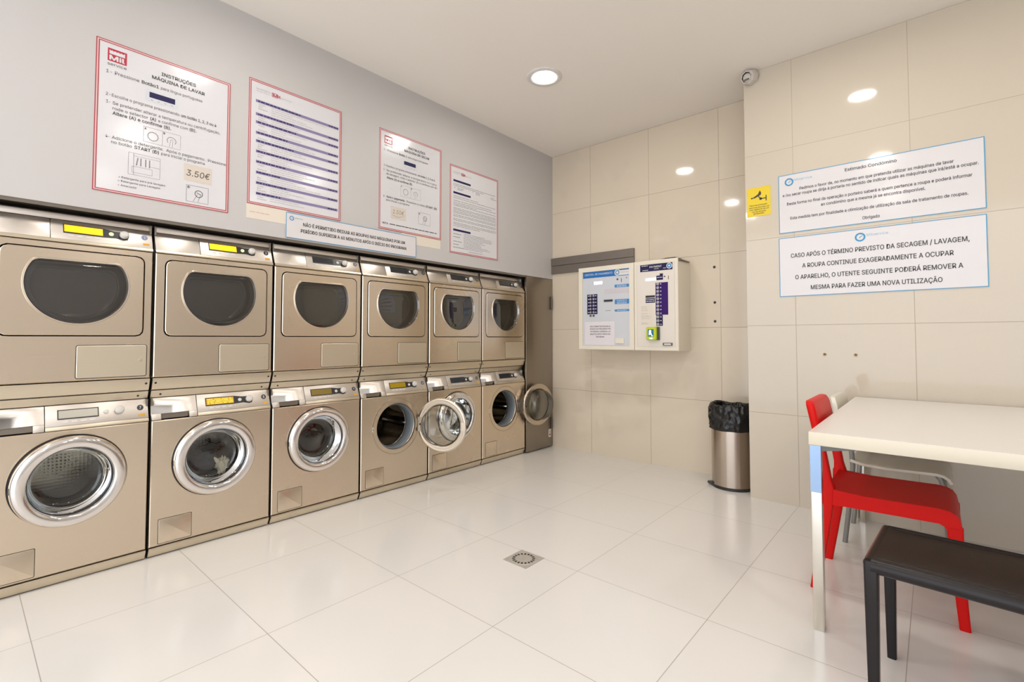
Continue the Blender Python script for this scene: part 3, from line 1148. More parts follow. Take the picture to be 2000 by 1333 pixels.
    def bowl():
        m_ = MB()
        m_.lathe([(0.1505, 0.004), (0.148, -0.004), (0.1465, -0.030), (0.142, -0.062), (0.132, -0.085), (0.116, -0.096), (0.085, -0.099), (0.04, -0.092), (0.001, -0.088)], (0, dc, 0), 'X', 64, cap1=True)
        return m_.mesh('door_glass', M['bowl'], smooth=60)
    link('door_glass', cached('w_bowl', bowl), do)

    def seal():
        m_ = MB()
        m_.lathe([(0.1505, 0.003), (0.1535, 0.0065), (0.1515, 0.0095), (0.1475, 0.006), (0.1475, -0.004)], (0, dc, 0), 'X', 64)
        return m_.mesh('glass_seal', M['black'], smooth=60)
    link('glass_seal', cached('w_seal', seal), do)

    def plate():
        m_ = MB()
        m_.box(-0.0135, -0.0095, dc + 0.160, dc + 0.196, -0.055, 0.055)
        m_.cur = 1
        m_.lathe([(0.007, -0.0142), (0.006, -0.0136)], (0, dc + 0.178, 0.0), 'X', 14, True, True)
        m_.cur = 0
        m_.box(-0.0135, -0.0095, dc - 0.196, dc - 0.158, -0.03, 0.03)
        return m_.mesh('hinge_plate', [M['bezel'], M['black']], smooth=30)
    link('hinge_plate', cached('w_plate', plate), do)

    def slot():
        m_ = MB()
        m_.box(-0.007, 0.005, dc - 0.2042, dc - 0.200, -0.014, 0.014)
        return m_.mesh('latch_slot', M['black'], smooth=0)
    link('latch_slot', cached('w_slot', slot), do)
    return t


DRY = [(1, 'display_yellow', True, 'brushed steel tumble dryer with lit yellow display and blue number 1 sticker'),
       (2, 'display_yellow', True, 'brushed steel tumble dryer with lit yellow display and black number 2 sticker'),
       (3, 'display_off', False, 'brushed steel tumble dryer with dark display and number 3 sticker, below the long blue-edged notice'),
       (4, 'display_off', False, 'brushed steel tumble dryer with dark display and number 4 sticker, above the open washer 10'),
       (5, 'display_off', False, 'brushed steel tumble dryer with dark display and number 5 sticker, above washer 11'),
       (6, 'display_off', False, 'brushed steel tumble dryer numbered 6, next to the brown steel closet door')]
for i, (n, d, l, lab) in enumerate(DRY):
    build_dryer(i, n, d, l, lab)
WASH = [(7, 'display_pale', 4.5, 'steel washing machine numbered 7 with pale grey display and chrome door slightly ajar'),
        (8, 'display_amber', 0, 'steel washing machine numbered 8 with amber display, dark and cream laundry behind its glass'),
        (9, 'display_olive', 0, 'steel washing machine numbered 9 with dim olive display and closed chrome porthole'),
        (10, 'display_amber_dim', 112, 'steel washing machine numbered 10, its porthole door swung wide open in front of washer 11'),
        (11, 'display_off', 0, 'steel washing machine numbered 11, its closed porthole half hidden by the neighbouring open door'),
        (12, 'display_off', 174, 'steel washing machine numbered 12 with its door folded back against the brown steel closet')]
for i, (n, d, a, lab) in enumerate(WASH):
    build_washer(i, n, d, a, lab, -0.042 if n == 10 else 0.0)


# laundry inside washer 8
def crumple(name, cat, label, c, size, seed, material, sub=4, amp=0.35):
    bm = bmesh.new()
    bmesh.ops.create_icosphere(bm, subdivisions=sub, radius=1.0)
    for v in bm.verts:
        p = v.co.copy()
        n = noise.fractal(p * 1.7 + Vector((seed, seed * 2, 3)), 1.0, 2.0, 4) * amp
        n += abs(noise.noise(p * 4 + Vector((seed, 1, seed)))) * amp * 0.7
        v.co = Vector((p.x * size[0], p.y * size[1], p.z * size[2])) * (1 + n - amp * 0.5)
    me = bpy.data.meshes.new(name)
    bm.to_mesh(me)
    bm.free()
    me.materials.append(material)
    for p in me.polygons:
        p.use_smooth = True
    return thing(name, label, cat, c, None, me)


crumple('navy_garment', 'clothing', 'crumpled dark navy garment inside the drum of washer 8', (-0.275, 0.30, 0.375), (0.085, 0.125, 0.085), 1.3, M['cloth_navy'])
crumple('cream_garment', 'clothing', 'small crumpled cream cloth inside the drum of washer 8', (-0.133, 0.375, 0.385), (0.016, 0.042, 0.062), 4.1, M['cloth_beige'], 4, 0.6)

# brown steel closet door at the end of the row
mb = MB()
mb.box(-0.022, 0.0, 3.004, 3.434, 0.012, ZW - 0.003)
closet = thing('closet_door', 'tall plain brown steel closet door between dryer 6 and the tiled back wall', 'door', (0, 3.004, 0.0), None,
               mb.mesh('closet_door', M['closet'], smooth=30, bevel=0.0015, off=(0, 3.004, 0)))
for z0, z1 in ((1.42, 1.555), (0.185, 0.305)):
    m_ = MB()
    m_.lathe([(0.008, z0), (0.008, z1)], (0.006, 3.412, 0), 'Z', 14, True, True)
    m_.box(0.0, 0.003, 3.385, 3.430, z0 + 0.005, z1 - 0.005)
    link('hinge', m_.mesh('hinge', M['hinge'], smooth=40, off=(0, 3.004, 0)), closet)
m_ = MB()
FW = Face((0, 0, 0), (0, 1, 0), (0, 0, 1), (1, 0, 0))           # left wall face: reading direction +Y
m_.box(0.0, 0.0008, 3.362, 3.402, 0.105, 0.185)
m_.cur = 1
FW.disc(m_, 3.383, 0.130, 0.012, 0.0012, 16)
FW.quad(m_, 3.372, 3.394, 0.150, 0.158, 0.0012)
m_.cur = 2
FW.quad(m_, 3.370, 3.396, 0.166, 0.169, 0.0012)
o_ = link('warning_sticker', m_.mesh('warning_sticker', [M['white_enamel'], M['logo_red'], M['ink']], smooth=0, off=(0, 3.004, 0)), closet)
o_['label'] = 'small white sticker with a red mark'


# ================================================================== NOTICES
def board(name, label, cat, F, a0, a1, b0, b1, material, h0=0.0, th=0.003, group=None):
    """a flat board on surface F; returns its object, origin at its lower left corner"""
    m_ = MB()
    m_.loft([[F.p(a, b, h0) for a, b in ((a0, b0), (a1, b0), (a1, b1), (a0, b1))], [F.p(a, b, h0 + th) for a, b in ((a0, b0), (a1, b0), (a1, b1), (a0, b1))]])
    o = F.p(a0, b0, h0)
    return thing(name, label, cat, o, group, m_.mesh(name, material, smooth=0, off=o))


def part(name, m_, material, root, label=None):
    off = tuple(root.location)
    rows = sorted({b for b, _, _ in m_.lines}, reverse=True)
    if len(rows) > 1 and name in ('lettering', 'title', 'notice_lettering'):      # each line of lettering is a part
        for row in rows:
            sub = MB()
            for b, f0, f1 in m_.lines:
                if b == row:
                    fs = m_.f[f0:f1]
                    used = sorted({i for f in fs for i in f})
                    ix = {i: k for k, i in enumerate(used)}
                    sub.add([m_.v[i] for i in used], [tuple(ix[i] for i in f) for f in fs])
            link(name, sub.mesh(name, material, smooth=0, off=off), root)
        return None
    o = link(name, m_.mesh(name, material, smooth=0, off=off), root)
    if label:
        o['label'] = label
    return o


E0 = 0.0008   # print above its board


def red_border(F, a0, a1, b0, b1, h):
    m_ = MB()
    F.frame(m_, a0, a1, b0, b1, 0.0038, h)
    F.frame(m_, a0 + 0.0095, a1 - 0.0095, b0 + 0.0095, b1 - 0.0095, 0.0038, h)
    return m_


def pink_border(F, a0, a1, b0, b1, h):
    m_ = MB()
    F.frame(m_, a0 + 0.0038, a1 - 0.0038, b0 + 0.0038, b1 - 0.0038, 0.0056, h)
    return m_


def mil_logo(F, a0, a1, b0, b1, h, root, service=None):
    w, hh = a1 - a0, b1 - b0
    m_ = MB()
    F.quad(m_, a0, a1, b0, b1, h)
    lg = part('logo', m_, M['logo_red'], root)
    m_ = MB()
    x0, x1 = a0 + 0.08 * w, a1 - 0.10 * w
    # white machine row on top, lettering below
    pts = [(x0, b0 + 0.56 * hh), (x1, b0 + 0.56 * hh), (x1, b0 + 0.88 * hh)]
    n = 5
    for k in range(n):
        s = x1 - (x1 - x0) * (k + 0.5) / n
        pts += [(s + 0.03 * w, b0 + 0.86 * hh), (s, b0 + 0.79 * hh)]
    pts += [(x0, b0 + 0.88 * hh)]
    F.poly(m_, pts, h + E0)
    F.text(m_, 'Mil', x0, x1, b0 + 0.28 * hh, 0.36 * hh, h + E0, bold=0.06)
    part('logo_lettering', m_, M['laminate'], root)
    if service:
        m_ = MB()
        F.text(m_, 'service', *service, h)
        part('logo_caption', m_, M['ink_soft'], root)


H1 = 0.003 + E0
rnd = random.Random(3)

# --- poster 1: washing instructions
a0, a1, b0, b1 = -0.255, 0.334, 1.831, 2.576
P = board('instruction_poster', 'laminated red-bordered washing machine instructions with a handwritten 3.50 price note', 'poster', FW, a0, a1, b0, b1, M['laminate'])
part('border', red_border(FW, a0, a1, b0, b1, H1), M['red_line'], P)
part('border_tint', pink_border(FW, a0, a1, b0, b1, H1 - 0.0003), M['pink'], P)
mil_logo(FW, -0.211, -0.137, 2.477, 2.540, H1, P, (-0.211, -0.137, 2.463, 0.014))
m_ = MB()
FW.text(m_, 'INSTRUÇÕES', 0.007, 0.163, 2.498, 0.017, H1, bold=0.035)
FW.text(m_, 'MÁQUINA DE LAVAR', -0.033, 0.206, 2.467, 0.017, H1, bold=0.035)
part('title', m_, M['ink'], P)
m_ = MB()
FW.text(m_, '1- Pressione', -0.215, -0.085, 2.424, 0.016, H1)
FW.text(m_, 'Botão1', -0.075, -0.003, 2.424, 0.016, H1, bold=0.035)
FW.text(m_, 'para língua portuguesa', 0.006, 0.194, 2.424, 0.015, H1)
FW.text(m_, '2-Escolha o programa pressionando', -0.214, 0.090, 2.311, 0.015, H1)
FW.text(m_, 'um botão 1, 2, 3 ou 4', 0.098, 0.266, 2.311, 0.015, H1, bold=0.03)
FW.text(m_, '3-', -0.213, -0.197, 2.274, 0.015, H1)
FW.text(m_, 'Se pretender alterar a temperatura ou centrifugação,', -0.187, 0.285, 2.274, 0.015, H1)
FW.text(m_, 'rode o selector', -0.187, -0.045, 2.248, 0.015, H1)
FW.text(m_, '(A)', -0.036, -0.012, 2.248, 0.016, H1, bold=0.03)
FW.text(m_, 'e confirme com', -0.002, 0.130, 2.248, 0.015, H1)
FW.text(m_, '(B).', 0.138, 0.170, 2.248, 0.016, H1, bold=0.03)
FW.text(m_, 'Altere (A) e confirme (B).', -0.187, 0.055, 2.224, 0.016, H1, bold=0.03)
FW.text(m_, '4-', -0.211, -0.196, 2.104, 0.015, H1)
FW.text(m_, 'Adicione o detergente.  Após o pagamento.  Pressione', -0.187, 0.318, 2.104, 0.015, H1)
FW.text(m_, 'no botão', -0.189, -0.108, 2.081, 0.015, H1)
FW.text(m_, 'START (D)', -0.098, 0.004, 2.081, 0.016, H1, bold=0.03)
FW.text(m_, 'para iniciar o programa', 0.014, 0.213, 2.081, 0.015, H1)
FW.text(m_, '= Detergente para pré lavagem', -0.157, 0.035, 1.916, 0.010, H1)
FW.text(m_, '= Detergente para Lavagem', -0.159, 0.013, 1.897, 0.010, H1)
FW.text(m_, '= Amaciador', -0.159, -0.084, 1.876, 0.010, H1)
part('lettering', m_, M['ink_soft'], P)


def display_picture(F, a0, a1, b0, b1, c0, c1, d0, d1, root):
    m_ = MB()
    F.quad(m_, a0, a1, b0, b1, H1)
    part('panel_picture', m_, M['box_panel'], root)
    m_ = MB()
    F.quad(m_, c0, c1, d0, d1, H1 + E0)
    for k in range(4):
        s = c0 + (c1 - c0) * (0.06 + 0.26 * k)
        F.quad(m_, s, s + 0.008, b0 + 0.008, b0 + 0.0095, H1 + E0)
    part('panel_screen', m_, M['navy'], root)


def knob_picture(F, a0, a1, b0, b1, root):
    m_ = MB()
    w, hh = a1 - a0, b1 - b0
    mid = a0 + w * 0.5
    F.frame(m_, a0, a1, b0, b1, 0.0012, H1)
    F.quad(m_, mid - 0.0006, mid + 0.0006, b0, b1, H1)
    c1, c2 = a0 + 0.25 * w, a0 + 0.75 * w
    F.ring(m_, c1, b0 + 0.45 * hh, 0.020, 0.0235, H1)
    for k in range(12):
        t = 2 * PI * k / 12
        F.line(m_, c1 + 0.026 * math.cos(t), b0 + 0.45 * hh + 0.026 * math.sin(t), c1 + 0.0285 * math.cos(t), b0 + 0.45 * hh + 0.0285 * math.sin(t), 0.001, H1)
    F.ring(m_, c2, b0 + 0.47 * hh, 0.018, 0.021, H1, -40, 220)
    # pressing finger
    F.line(m_, c2 - 0.004, b0 + 0.50 * hh, c2 - 0.010, b0 + 0.06 * hh, 0.0014, H1)
    F.line(m_, c2 + 0.006, b0 + 0.48 * hh, c2 + 0.004, b0 + 0.06 * hh, 0.0014, H1)
    F.ring(m_, c2 + 0.001, b0 + 0.50 * hh, 0.0045, 0.0058, H1, 0, 180, 10)
    part('knob_picture', m_, M['grey_print'], root)
    m_ = MB()
    F.text(m_, 'A', a0 + 0.004, a0 + 0.0125, b1 - 0.010, 0.010, H1, bold=0.03)
    F.text(m_, 'B', mid + 0.004, mid + 0.0115, b1 - 0.010, 0.010, H1, bold=0.03)
    part('picture_letters', m_, M['ink'], root)


def start_picture(F, a0, a1, b0, b1, root):
    m_ = MB()
    w, hh = a1 - a0, b1 - b0
    F.frame(m_, a0, a1, b0, b1, 0.0012, H1)
    c, z = a0 + 0.56 * w, b0 + 0.54 * hh
    F.ring(m_, c, z, 0.0165, 0.0195, H1)
    F.line(m_, c - 0.010, z + 0.006, c + 0.012, z - 0.004, 0.003, H1)
    F.line(m_, c - 0.006, z - 0.004, c - 0.026, b0 + 0.004, 0.0014, H1)
    F.line(m_, c + 0.008, z - 0.006, c - 0.004, b0 + 0.004, 0.0014, H1)
    part('start_picture', m_, M['ink_soft'], root)
    m_ = MB()
    F.text(m_, 'D', a0 + 0.006, a0 + 0.0165, b1 - 0.012, 0.012, H1, bold=0.03)
    part('picture_letter', m_, M['ink'], root)


display_picture(FW, -0.058, 0.083, 2.337, 2.398, -0.042, 0.069, 2.357, 2.385, P)
knob_picture(FW, -0.063, 0.098, 2.122, 2.200, P)
start_picture(FW, 0.129, 0.234, 1.858, 1.947, P)
m_ = MB()   # detergent drawer drawing
FW.frame(m_, -0.121, 0.011, 1.940, 2.050, 0.0012, H1)
FW.quad(m_, -0.100, -0.0985, 1.940, 2.050, H1)
FW.quad(m_, -0.098, 0.011, 2.036, 2.0372, H1)
for k, s in enumerate((-0.088, -0.070, -0.050, -0.034)):
    FW.line(m_, s, 1.990, s + 0.006 * (k == 0), 2.030, 0.005, H1)
FW.frame(m_, -0.106, -0.022, 1.952, 1.984, 0.0012, H1)
FW.quad(m_, -0.030, 0.008, 1.996, 1.9972, H1)
part('drawer_picture', m_, M['grey_print'], P)
m_ = MB()
FW.quad(m_, 0.117, 0.248, 1.970, 2.059, H1)
part('price_note', m_, M['postit'], P, 'beige note with a handwritten price')
m_ = MB()
FW.text(m_, '3.50€', 0.128, 0.240, 2.012, 0.032, H1 + E0, shear=0.15)
part('price', m_, M['ink_soft'], P)

# --- poster 2: programme list
a0, a1, b0, b1 = 0.433, 1.023, 1.912, 2.660
P = board('programme_poster', 'red-bordered programme list with ten lavender bars, above the left end of the long blue-edged notice', 'poster', FW, a0, a1, b0, b1, M['laminate'])
part('border', red_border(FW, a0, a1, b0, b1, H1), M['red_line'], P)
part('border_tint', pink_border(FW, a0, a1, b0, b1, H1 - 0.0003), M['pink'], P)


def list_logo(F, a, b, root, s=1.0):
    m_ = MB()
    F.text(m_, 'lavandaria', a, a + 0.080 * s, b + 0.006, 0.011 * s, H1)
    F.words(m_, a, a + 0.080 * s, b - 0.009 * s, 0.0025, H1, rnd, 0.006, 0.01, 0.03)
    F.text(m_, 'service', a + 0.144 * s, a + 0.208 * s, b - 0.003, 0.010 * s, H1)
    part('logo_caption', m_, M['mid_print'], root)
    m_ = MB()
    F.frame(m_, a + 0.090 * s, a + 0.124 * s, b - 0.013 * s, b + 0.012 * s, 0.003, H1)
    F.text(m_, 'Mil', a + 0.096 * s, a + 0.142 * s, b - 0.001, 0.015 * s, H1, bold=0.04)
    part('logo', m_, M['logo_red'], root)


list_logo(FW, 0.474, 2.604, P)
small = MB()
body = MB()
hz = [2.534, 2.455, 2.407, 2.344, 2.294, 2.232, 2.170, 2.106, 2.0435, 1.980]
for k, z in enumerate(hz):
    bars = MB()
    FW.quad(bars, 0.472 + 0.001 * k, 1.001, z - 0.0085, z + 0.0085, H1)
    part('bar', bars, M['lavender'], P)
    heads = MB()
    FW.words(heads, 0.484, (0.74, 0.70, 0.72, 0.66, 0.70, 0.69, 0.65, 0.62, 0.66, 0.63)[k], z, 0.0062, H1 + E0, rnd, 0.006, 0.008, 0.024)
    FW.words(heads, 0.930, 0.996, z, 0.0062, H1 + E0, rnd, 0.005, 0.008, 0.02)
    part('bar_heading', heads, M['navy'], P)
    zn = hz[k + 1] if k < 9 else 1.925
    rows = max(1, int((z - zn - 0.022) / 0.0125))
    for r in range(rows):
        zz_ = z - 0.018 - 0.0130 * r
        if r < 3 and (k + r) % 4 != 3:
            nm_ = ('Artigos', 'Dica', 'Detergente')[min(r if rows > 2 else 2 * r, 2)]
            FW.text(small, nm_, 0.488, 0.488 + 0.0052 * len(nm_), zz_, 0.0062, H1)
        FW.words(body, 0.562, 0.562 + rnd.uniform(0.09, 0.36), zz_, 0.0028, H1, rnd, 0.005, 0.008, 0.03)
part('row_lettering', small, M['grey_print'], P)
part('fine_print', body, M['mid_print'], P)

# --- poster 3: drying instructions
a0, a1, b0, b1 = 1.320, 1.907, 1.917, 2.654
P = board('instruction_poster', 'red-bordered drying machine instructions, third poster from the left, on the pale painted wall', 'poster', FW, a0, a1, b0, b1, M['laminate'])
part('border', red_border(FW, a0, a1, b0, b1, H1), M['red_line'], P)
part('border_tint', pink_border(FW, a0, a1, b0, b1, H1 - 0.0003), M['pink'], P)
mil_logo(FW, 1.365, 1.434, 2.553, 2.612, H1, P, (1.365, 1.434, 2.541, 0.013))
m_ = MB()
FW.text(m_, 'INSTRUÇÕES', 1.577, 1.740, 2.578, 0.017, H1, bold=0.035)
FW.text(m_, 'MÁQUINA DE SECAR', 1.542, 1.782, 2.548, 0.017, H1, bold=0.035)
part('title', m_, M['ink'], P)
m_ = MB()
FW.text(m_, '1- Pressione', 1.359, 1.485, 2.506, 0.015, H1)
FW.text(m_, 'Botão 1', 1.494, 1.566, 2.506, 0.016, H1, bold=0.035)
FW.text(m_, 'para língua portuguesa', 1.576, 1.766, 2.506, 0.015, H1)
FW.text(m_, '2-Escolha o programa pressionando', 1.360, 1.660, 2.390, 0.015, H1)
FW.text(m_, 'um botão 1, 2, 3 ou 4', 1.669, 1.839, 2.390, 0.015, H1, bold=0.03)
FW.text(m_, '3-', 1.357, 1.373, 2.357, 0.015, H1)
FW.text(m_, 'Se pretender alterar a temperatura ou o grau', 1.384, 1.859, 2.357, 0.015, H1)
FW.text(m_, 'de secagem, rode o selector (A) e confirme com (B).', 1.382, 1.869, 2.332, 0.015, H1)
FW.text(m_, 'Altere (A) e confirme (B).', 1.386, 1.621, 2.303, 0.016, H1, bold=0.03)
FW.text(m_, '4-', 1.359, 1.375, 2.162, 0.015, H1)
FW.text(m_, 'Após o pagamento.', 1.384, 1.552, 2.162, 0.015, H1, bold=0.03)
FW.text(m_, 'Pressione no botão', 1.566, 1.740, 2.162, 0.015, H1)
FW.text(m_, 'START (D)', 1.750, 1.861, 2.162, 0.016, H1, bold=0.03)
FW.text(m_, 'para iniciar o programa', 1.382, 1.590, 2.138, 0.015, H1)
FW.text(m_, 'NOTA:', 1.353, 1.404, 1.963, 0.013, H1, bold=0.03)
part('lettering', m_, M['ink_soft'], P)
m_ = MB()
FW.words(m_, 1.414, 1.862, 1.963, 0.006, H1, rnd, 0.008, 0.02, 0.05)
part('fine_print', m_, M['ink_soft'], P)
display_picture(FW, 1.527, 1.663, 2.415, 2.479, 1.539, 1.648, 2.440, 2.467, P)
knob_picture(FW, 1.509, 1.697, 2.192, 2.277, P)
start_picture(FW, 1.677, 1.795, 2.010, 2.103, P)
m_ = MB()
FW.quad(m_, 1.425, 1.558, 2.008, 2.099, H1)
part('price_note', m_, M['postit'], P, 'beige note with a handwritten price')
m_ = MB()
FW.text(m_, '1.50€', 1.440, 1.542, 2.062, 0.030, H1 + E0, shear=0.15)
FW.line(m_, 1.436, 2.034, 1.490, 2.024, 0.002, H1 + E0)
FW.line(m_, 1.490, 2.024, 1.546, 2.042, 0.002, H1 + E0)
part('price', m_, M['grey_print'], P)

# --- poster 4: small print
a0, a1, b0, b1 = 2.000, 2.588, 1.832, 2.574
P = board('programme_poster', 'red-bordered sheet of dense small print, rightmost poster on the pale painted wall', 'poster', FW, a0, a1, b0, b1, M['laminate'])
part('border', red_border(FW, a0, a1, b0, b1, H1), M['red_line'], P)
part('border_tint', pink_border(FW, a0, a1, b0, b1, H1 - 0.0003), M['pink'], P)
list_logo(FW, 2.041, 2.515, P, 0.98)
for z in (2.446, 2.344, 2.029):
    m_ = MB()
    FW.quad(m_, 2.040, 2.240, z - 0.0085, z + 0.0085, H1)
    part('bar', m_, M['navy'], P)
m_ = MB()
for z in (2.418, 2.405, 2.316, 2.300, 2.278, 2.262, 2.248, 2.236, 2.214, 2.202, 2.188, 2.176, 2.158, 2.146, 2.124, 2.112, 2.090, 2.078, 2.064):
    FW.words(m_, 2.041, 2.560 if rnd.random() < 0.7 else rnd.uniform(2.25, 2.5), z, 0.0042, H1, rnd, 0.006, 0.012, 0.05)
for c, z in ((2.050, 2.386), (2.085, 2.388), (2.085, 2.376), (2.262, 2.394), (2.300, 2.394), (2.300, 2.382), (2.490, 2.392), (2.495, 2.380)):
    FW.words(m_, c, c + rnd.uniform(0.03, 0.10) if c != 2.050 and c != 2.262 else c + 0.012, z, 0.0045, H1, rnd, 0.004, 0.012, 0.04)
for k in range(11):
    z = 2.008 - 0.0125 * k
    if k in (1, 3, 6, 8, 10):
        FW.words(m_, 2.041, 2.041 + rnd.uniform(0.06, 0.13), z, 0.0055, H1, rnd, 0.004, 0.02, 0.05)
    FW.words(m_, 2.160, 2.160 + rnd.uniform(0.2, 0.36), z, 0.0038, H1, rnd, 0.006, 0.012, 0.04)
FW.words(m_, 2.22, 2.39, 1.862, 0.004, H1, rnd, 0.005, 0.012, 0.04)
part('fine_print', m_, M['grey_print'], P)

# --- yellowed strips under the posters
P = board('paper_strip', 'yellowed paper strip showing under the programme list with lavender bars', 'paper', FW, 0.431, 0.668, 1.826, 1.9115, M['old_paper'], 0.0, 0.0012)
m_ = MB()
FW.words(m_, 0.45, 0.56, 1.866, 0.006, 0.0012 + E0, rnd, 0.008, 0.02, 0.04)
part('fine_print', m_, M['pink'], P)
board('paper_strip', 'yellowed paper strip showing under the drying machine poster', 'paper', FW, 1.52, 1.905, 1.842, 1.9165, M['old_paper'], 0.0, 0.0012)


def ring_logo(F, a, b, r, t0, t1, tb, cap, h, root):
    m_ = MB()
    F.ring(m_, a, b, r * 0.66, r, h)
    F.line(m_, a - 0.05 * r, b + 0.02 * r, a + 0.42 * r, b + 0.30 * r, 0.14 * r, h)
    F.line(m_, a - 0.05 * r, b + 0.02 * r, a - 0.05 * r, b - 0.22 * r, 0.14 * r, h)
    part('logo', m_, M['logo_blue'], root)
    m_ = MB()
    F.text(m_, 'Milservice', t0, t1, tb, cap, h)
    part('logo_caption', m_, M['logo_pale'], root)


# --- blue-edged notice over the machines
P = board('notice_sign', 'long narrow white notice with blue edge on the painted wall just above the dryers', 'sign', FW, 0.659, 1.655, 1.745, 1.902, M['sign_white'], 0.0035, 0.003)
m_ = MB()
FW.frame(m_, 0.659, 1.655, 1.745, 1.902, 0.0035, 0.0065 + E0)
part('border', m_, M['sign_blue'], P)
ring_logo(FW, 0.694, 1.869, 0.0145, 0.715, 0.765, 1.874, 0.010, 0.0065 + E0, P)
m_ = MB()
FW.text(m_, 'NÃO É PERMITIDO DEIXAR AS ROUPAS NAS MÁQUINAS POR UM', 0.766, 1.550, 1.8415, 0.021, 0.0065 + E0, bold=0.035)
FW.text(m_, 'PERÍODO SUPERIOR A 60 MINUTOS APÓS O INÍCIO DO PROGRAMA', 0.752, 1.566, 1.7995, 0.021, 0.0065 + E0, bold=0.035)
part('lettering', m_, M['ink'], P)

# --- notices on the tiled wall
FN = Face((0, YS, 0), (1, 0, 0), (0, 0, 1), (0, -1, 0))
P = board('notice_sign', 'upper white notice with blue edge and seven lines of text on the tiled wall', 'sign', FN, 2.219, 3.242, 1.839, 2.239, M['sign_white'], 0.0, 0.004)
HN = 0.004 + E0
m_ = MB()
FN.frame(m_, 2.219, 3.242, 1.839, 2.239, 0.004, HN)
part('border', m_, M['sign_blue'], P)
ring_logo(FN, 2.284, 2.186, 0.0265, 2.313, 2.418, 2.196, 0.016, HN, P)
m_ = MB()
for s, x0, x1, z in (('Estimado Condómino', 2.600, 2.860, 2.1975),):
    FN.text(m_, s, x0, x1, z, 0.019, HN, bold=0.03)
for s, x0, x1, z in (('Pedimos o favor de, no momento em que pretenda utilizar as máquinas de lavar', 2.345, 3.114, 2.132),
                     ('e /ou secar roupa se dirija à portaria no sentido de indicar quais as máquinas que irá/está a ocupar.', 2.244, 3.216, 2.099),
                     ('Desta forma no final da operação o porteiro saberá a quem pertence a roupa e poderá informar', 2.269, 3.189, 2.037),
                     ('ao condómino que a mesma já se encontra disponível.', 2.466, 2.988, 2.0005),
                     ('Esta medida tem por finalidade a otimização de utilização da sala de tratamento de roupas.', 2.288, 3.170, 1.937),
                     ('Obrigado', 2.685, 2.772, 1.8745)):
    FN.text(m_, s, x0, x1, z, 0.0185, HN, bold=0.03)
part('lettering', m_, M['ink_soft'], P)
P = board('notice_sign', 'lower white notice with blue edge and four lines of capitals on the tiled wall', 'sign', FN, 2.215, 3.241, 1.4045, 1.8065, M['sign_white'], 0.0, 0.004)
m_ = MB()
FN.frame(m_, 2.215, 3.241, 1.4045, 1.8065, 0.004, HN)
part('border', m_, M['sign_blue'], P)
ring_logo(FN, 2.671, 1.755, 0.0275, 2.704, 2.810, 1.7655, 0.016, HN, P)
m_ = MB()
for s, x0, x1, z in (('CASO APÓS O TÉRMINO PREVISTO DA SECAGEM / LAVAGEM,', 2.286, 3.169, 1.680),
                     ('A ROUPA CONTINUE EXAGERADAMENTE A OCUPAR', 2.352, 3.102, 1.608),
                     ('O APARELHO, O UTENTE SEGUINTE PODERÁ REMOVER A', 2.310, 3.140, 1.5325),
                     ('MESMA PARA FAZER UMA NOVA UTILIZAÇÃO', 2.399, 3.051, 1.4585)):
    FN.text(m_, s, x0, x1, z, 0.0275, HN, bold=0.035)
part('lettering', m_, M['ink_soft'], P)

# --- yellow camera sign
P = board('camera_sign', 'small yellow sign with a black surveillance camera symbol', 'sign', FN, 2.014, 2.168, 1.9855, 2.1925, M['yellow'], 0.0, 0.002)
m_ = MB()
hh = 0.002 + E0
FN.poly(m_, [(2.049, 2.118), (2.088, 2.142), (2.100, 2.168), (2.109, 2.148), (2.106, 2.135), (2.088, 2.126), (2.066, 2.116)], hh)
FN.poly(m_, [(2.040, 2.119), (2.049, 2.125), (2.056, 2.115), (2.044, 2.113)], hh)
FN.line(m_, 2.090, 2.127, 2.103, 2.110, 0.006, hh)
FN.disc(m_, 2.105, 2.107, 0.009, hh, 14)
FN.line(m_, 2.105, 2.107, 2.138, 2.108, 0.006, hh)
FN.quad(m_, 2.137, 2.143, 2.088, 2.128, hh)
part('camera_symbol', m_, M['ink'], P)
m_ = MB()
for s, x0, x1, z in (('Para sua protecção', 2.034, 2.146, 2.066), ('este local encontra-se', 2.029, 2.157, 2.050), ('sob vigilância de um', 2.032, 2.156, 2.035),
                     ('circuito fechado', 2.046, 2.138, 2.019), ('de televisão', 2.056, 2.126, 2.005)):
    FN.text(m_, s, x0, x1, z, 0.0095, hh, bold=0.006)
part('lettering', m_, M['ink'], P)

# ================================================================== PAYMENT BOXES
FB = Face((0, 3.180, 0), (1, 0, 0), (0, 0, 1), (0, -1, 0))
YF = 3.180


def openbox(x0, x1, z0, z1, yf, yb, ox0, ox1, oz0, oz1, depth):
    """a box whose front face is a frame around a set-back panel"""
    m_ = MB()
    e = 0.004
    o0 = [(x0, z0), (x1, z0), (x1, z1), (x0, z1)]
    o1 = [(x0 + e, z0 + e), (x1 - e, z0 + e), (x1 - e, z1 - e), (x0 + e, z1 - e)]
    i0 = [(ox0, oz0), (ox1, oz0), (ox1, oz1), (ox0, oz1)]
    L = lambda pts, y: [(a, y, b) for a, b in pts]
    m_.loft([L(o0, yb), L(o0, yf + e), L(o1, yf), L(i0, yf), L(i0, yf + depth)], True, True)
    return m_


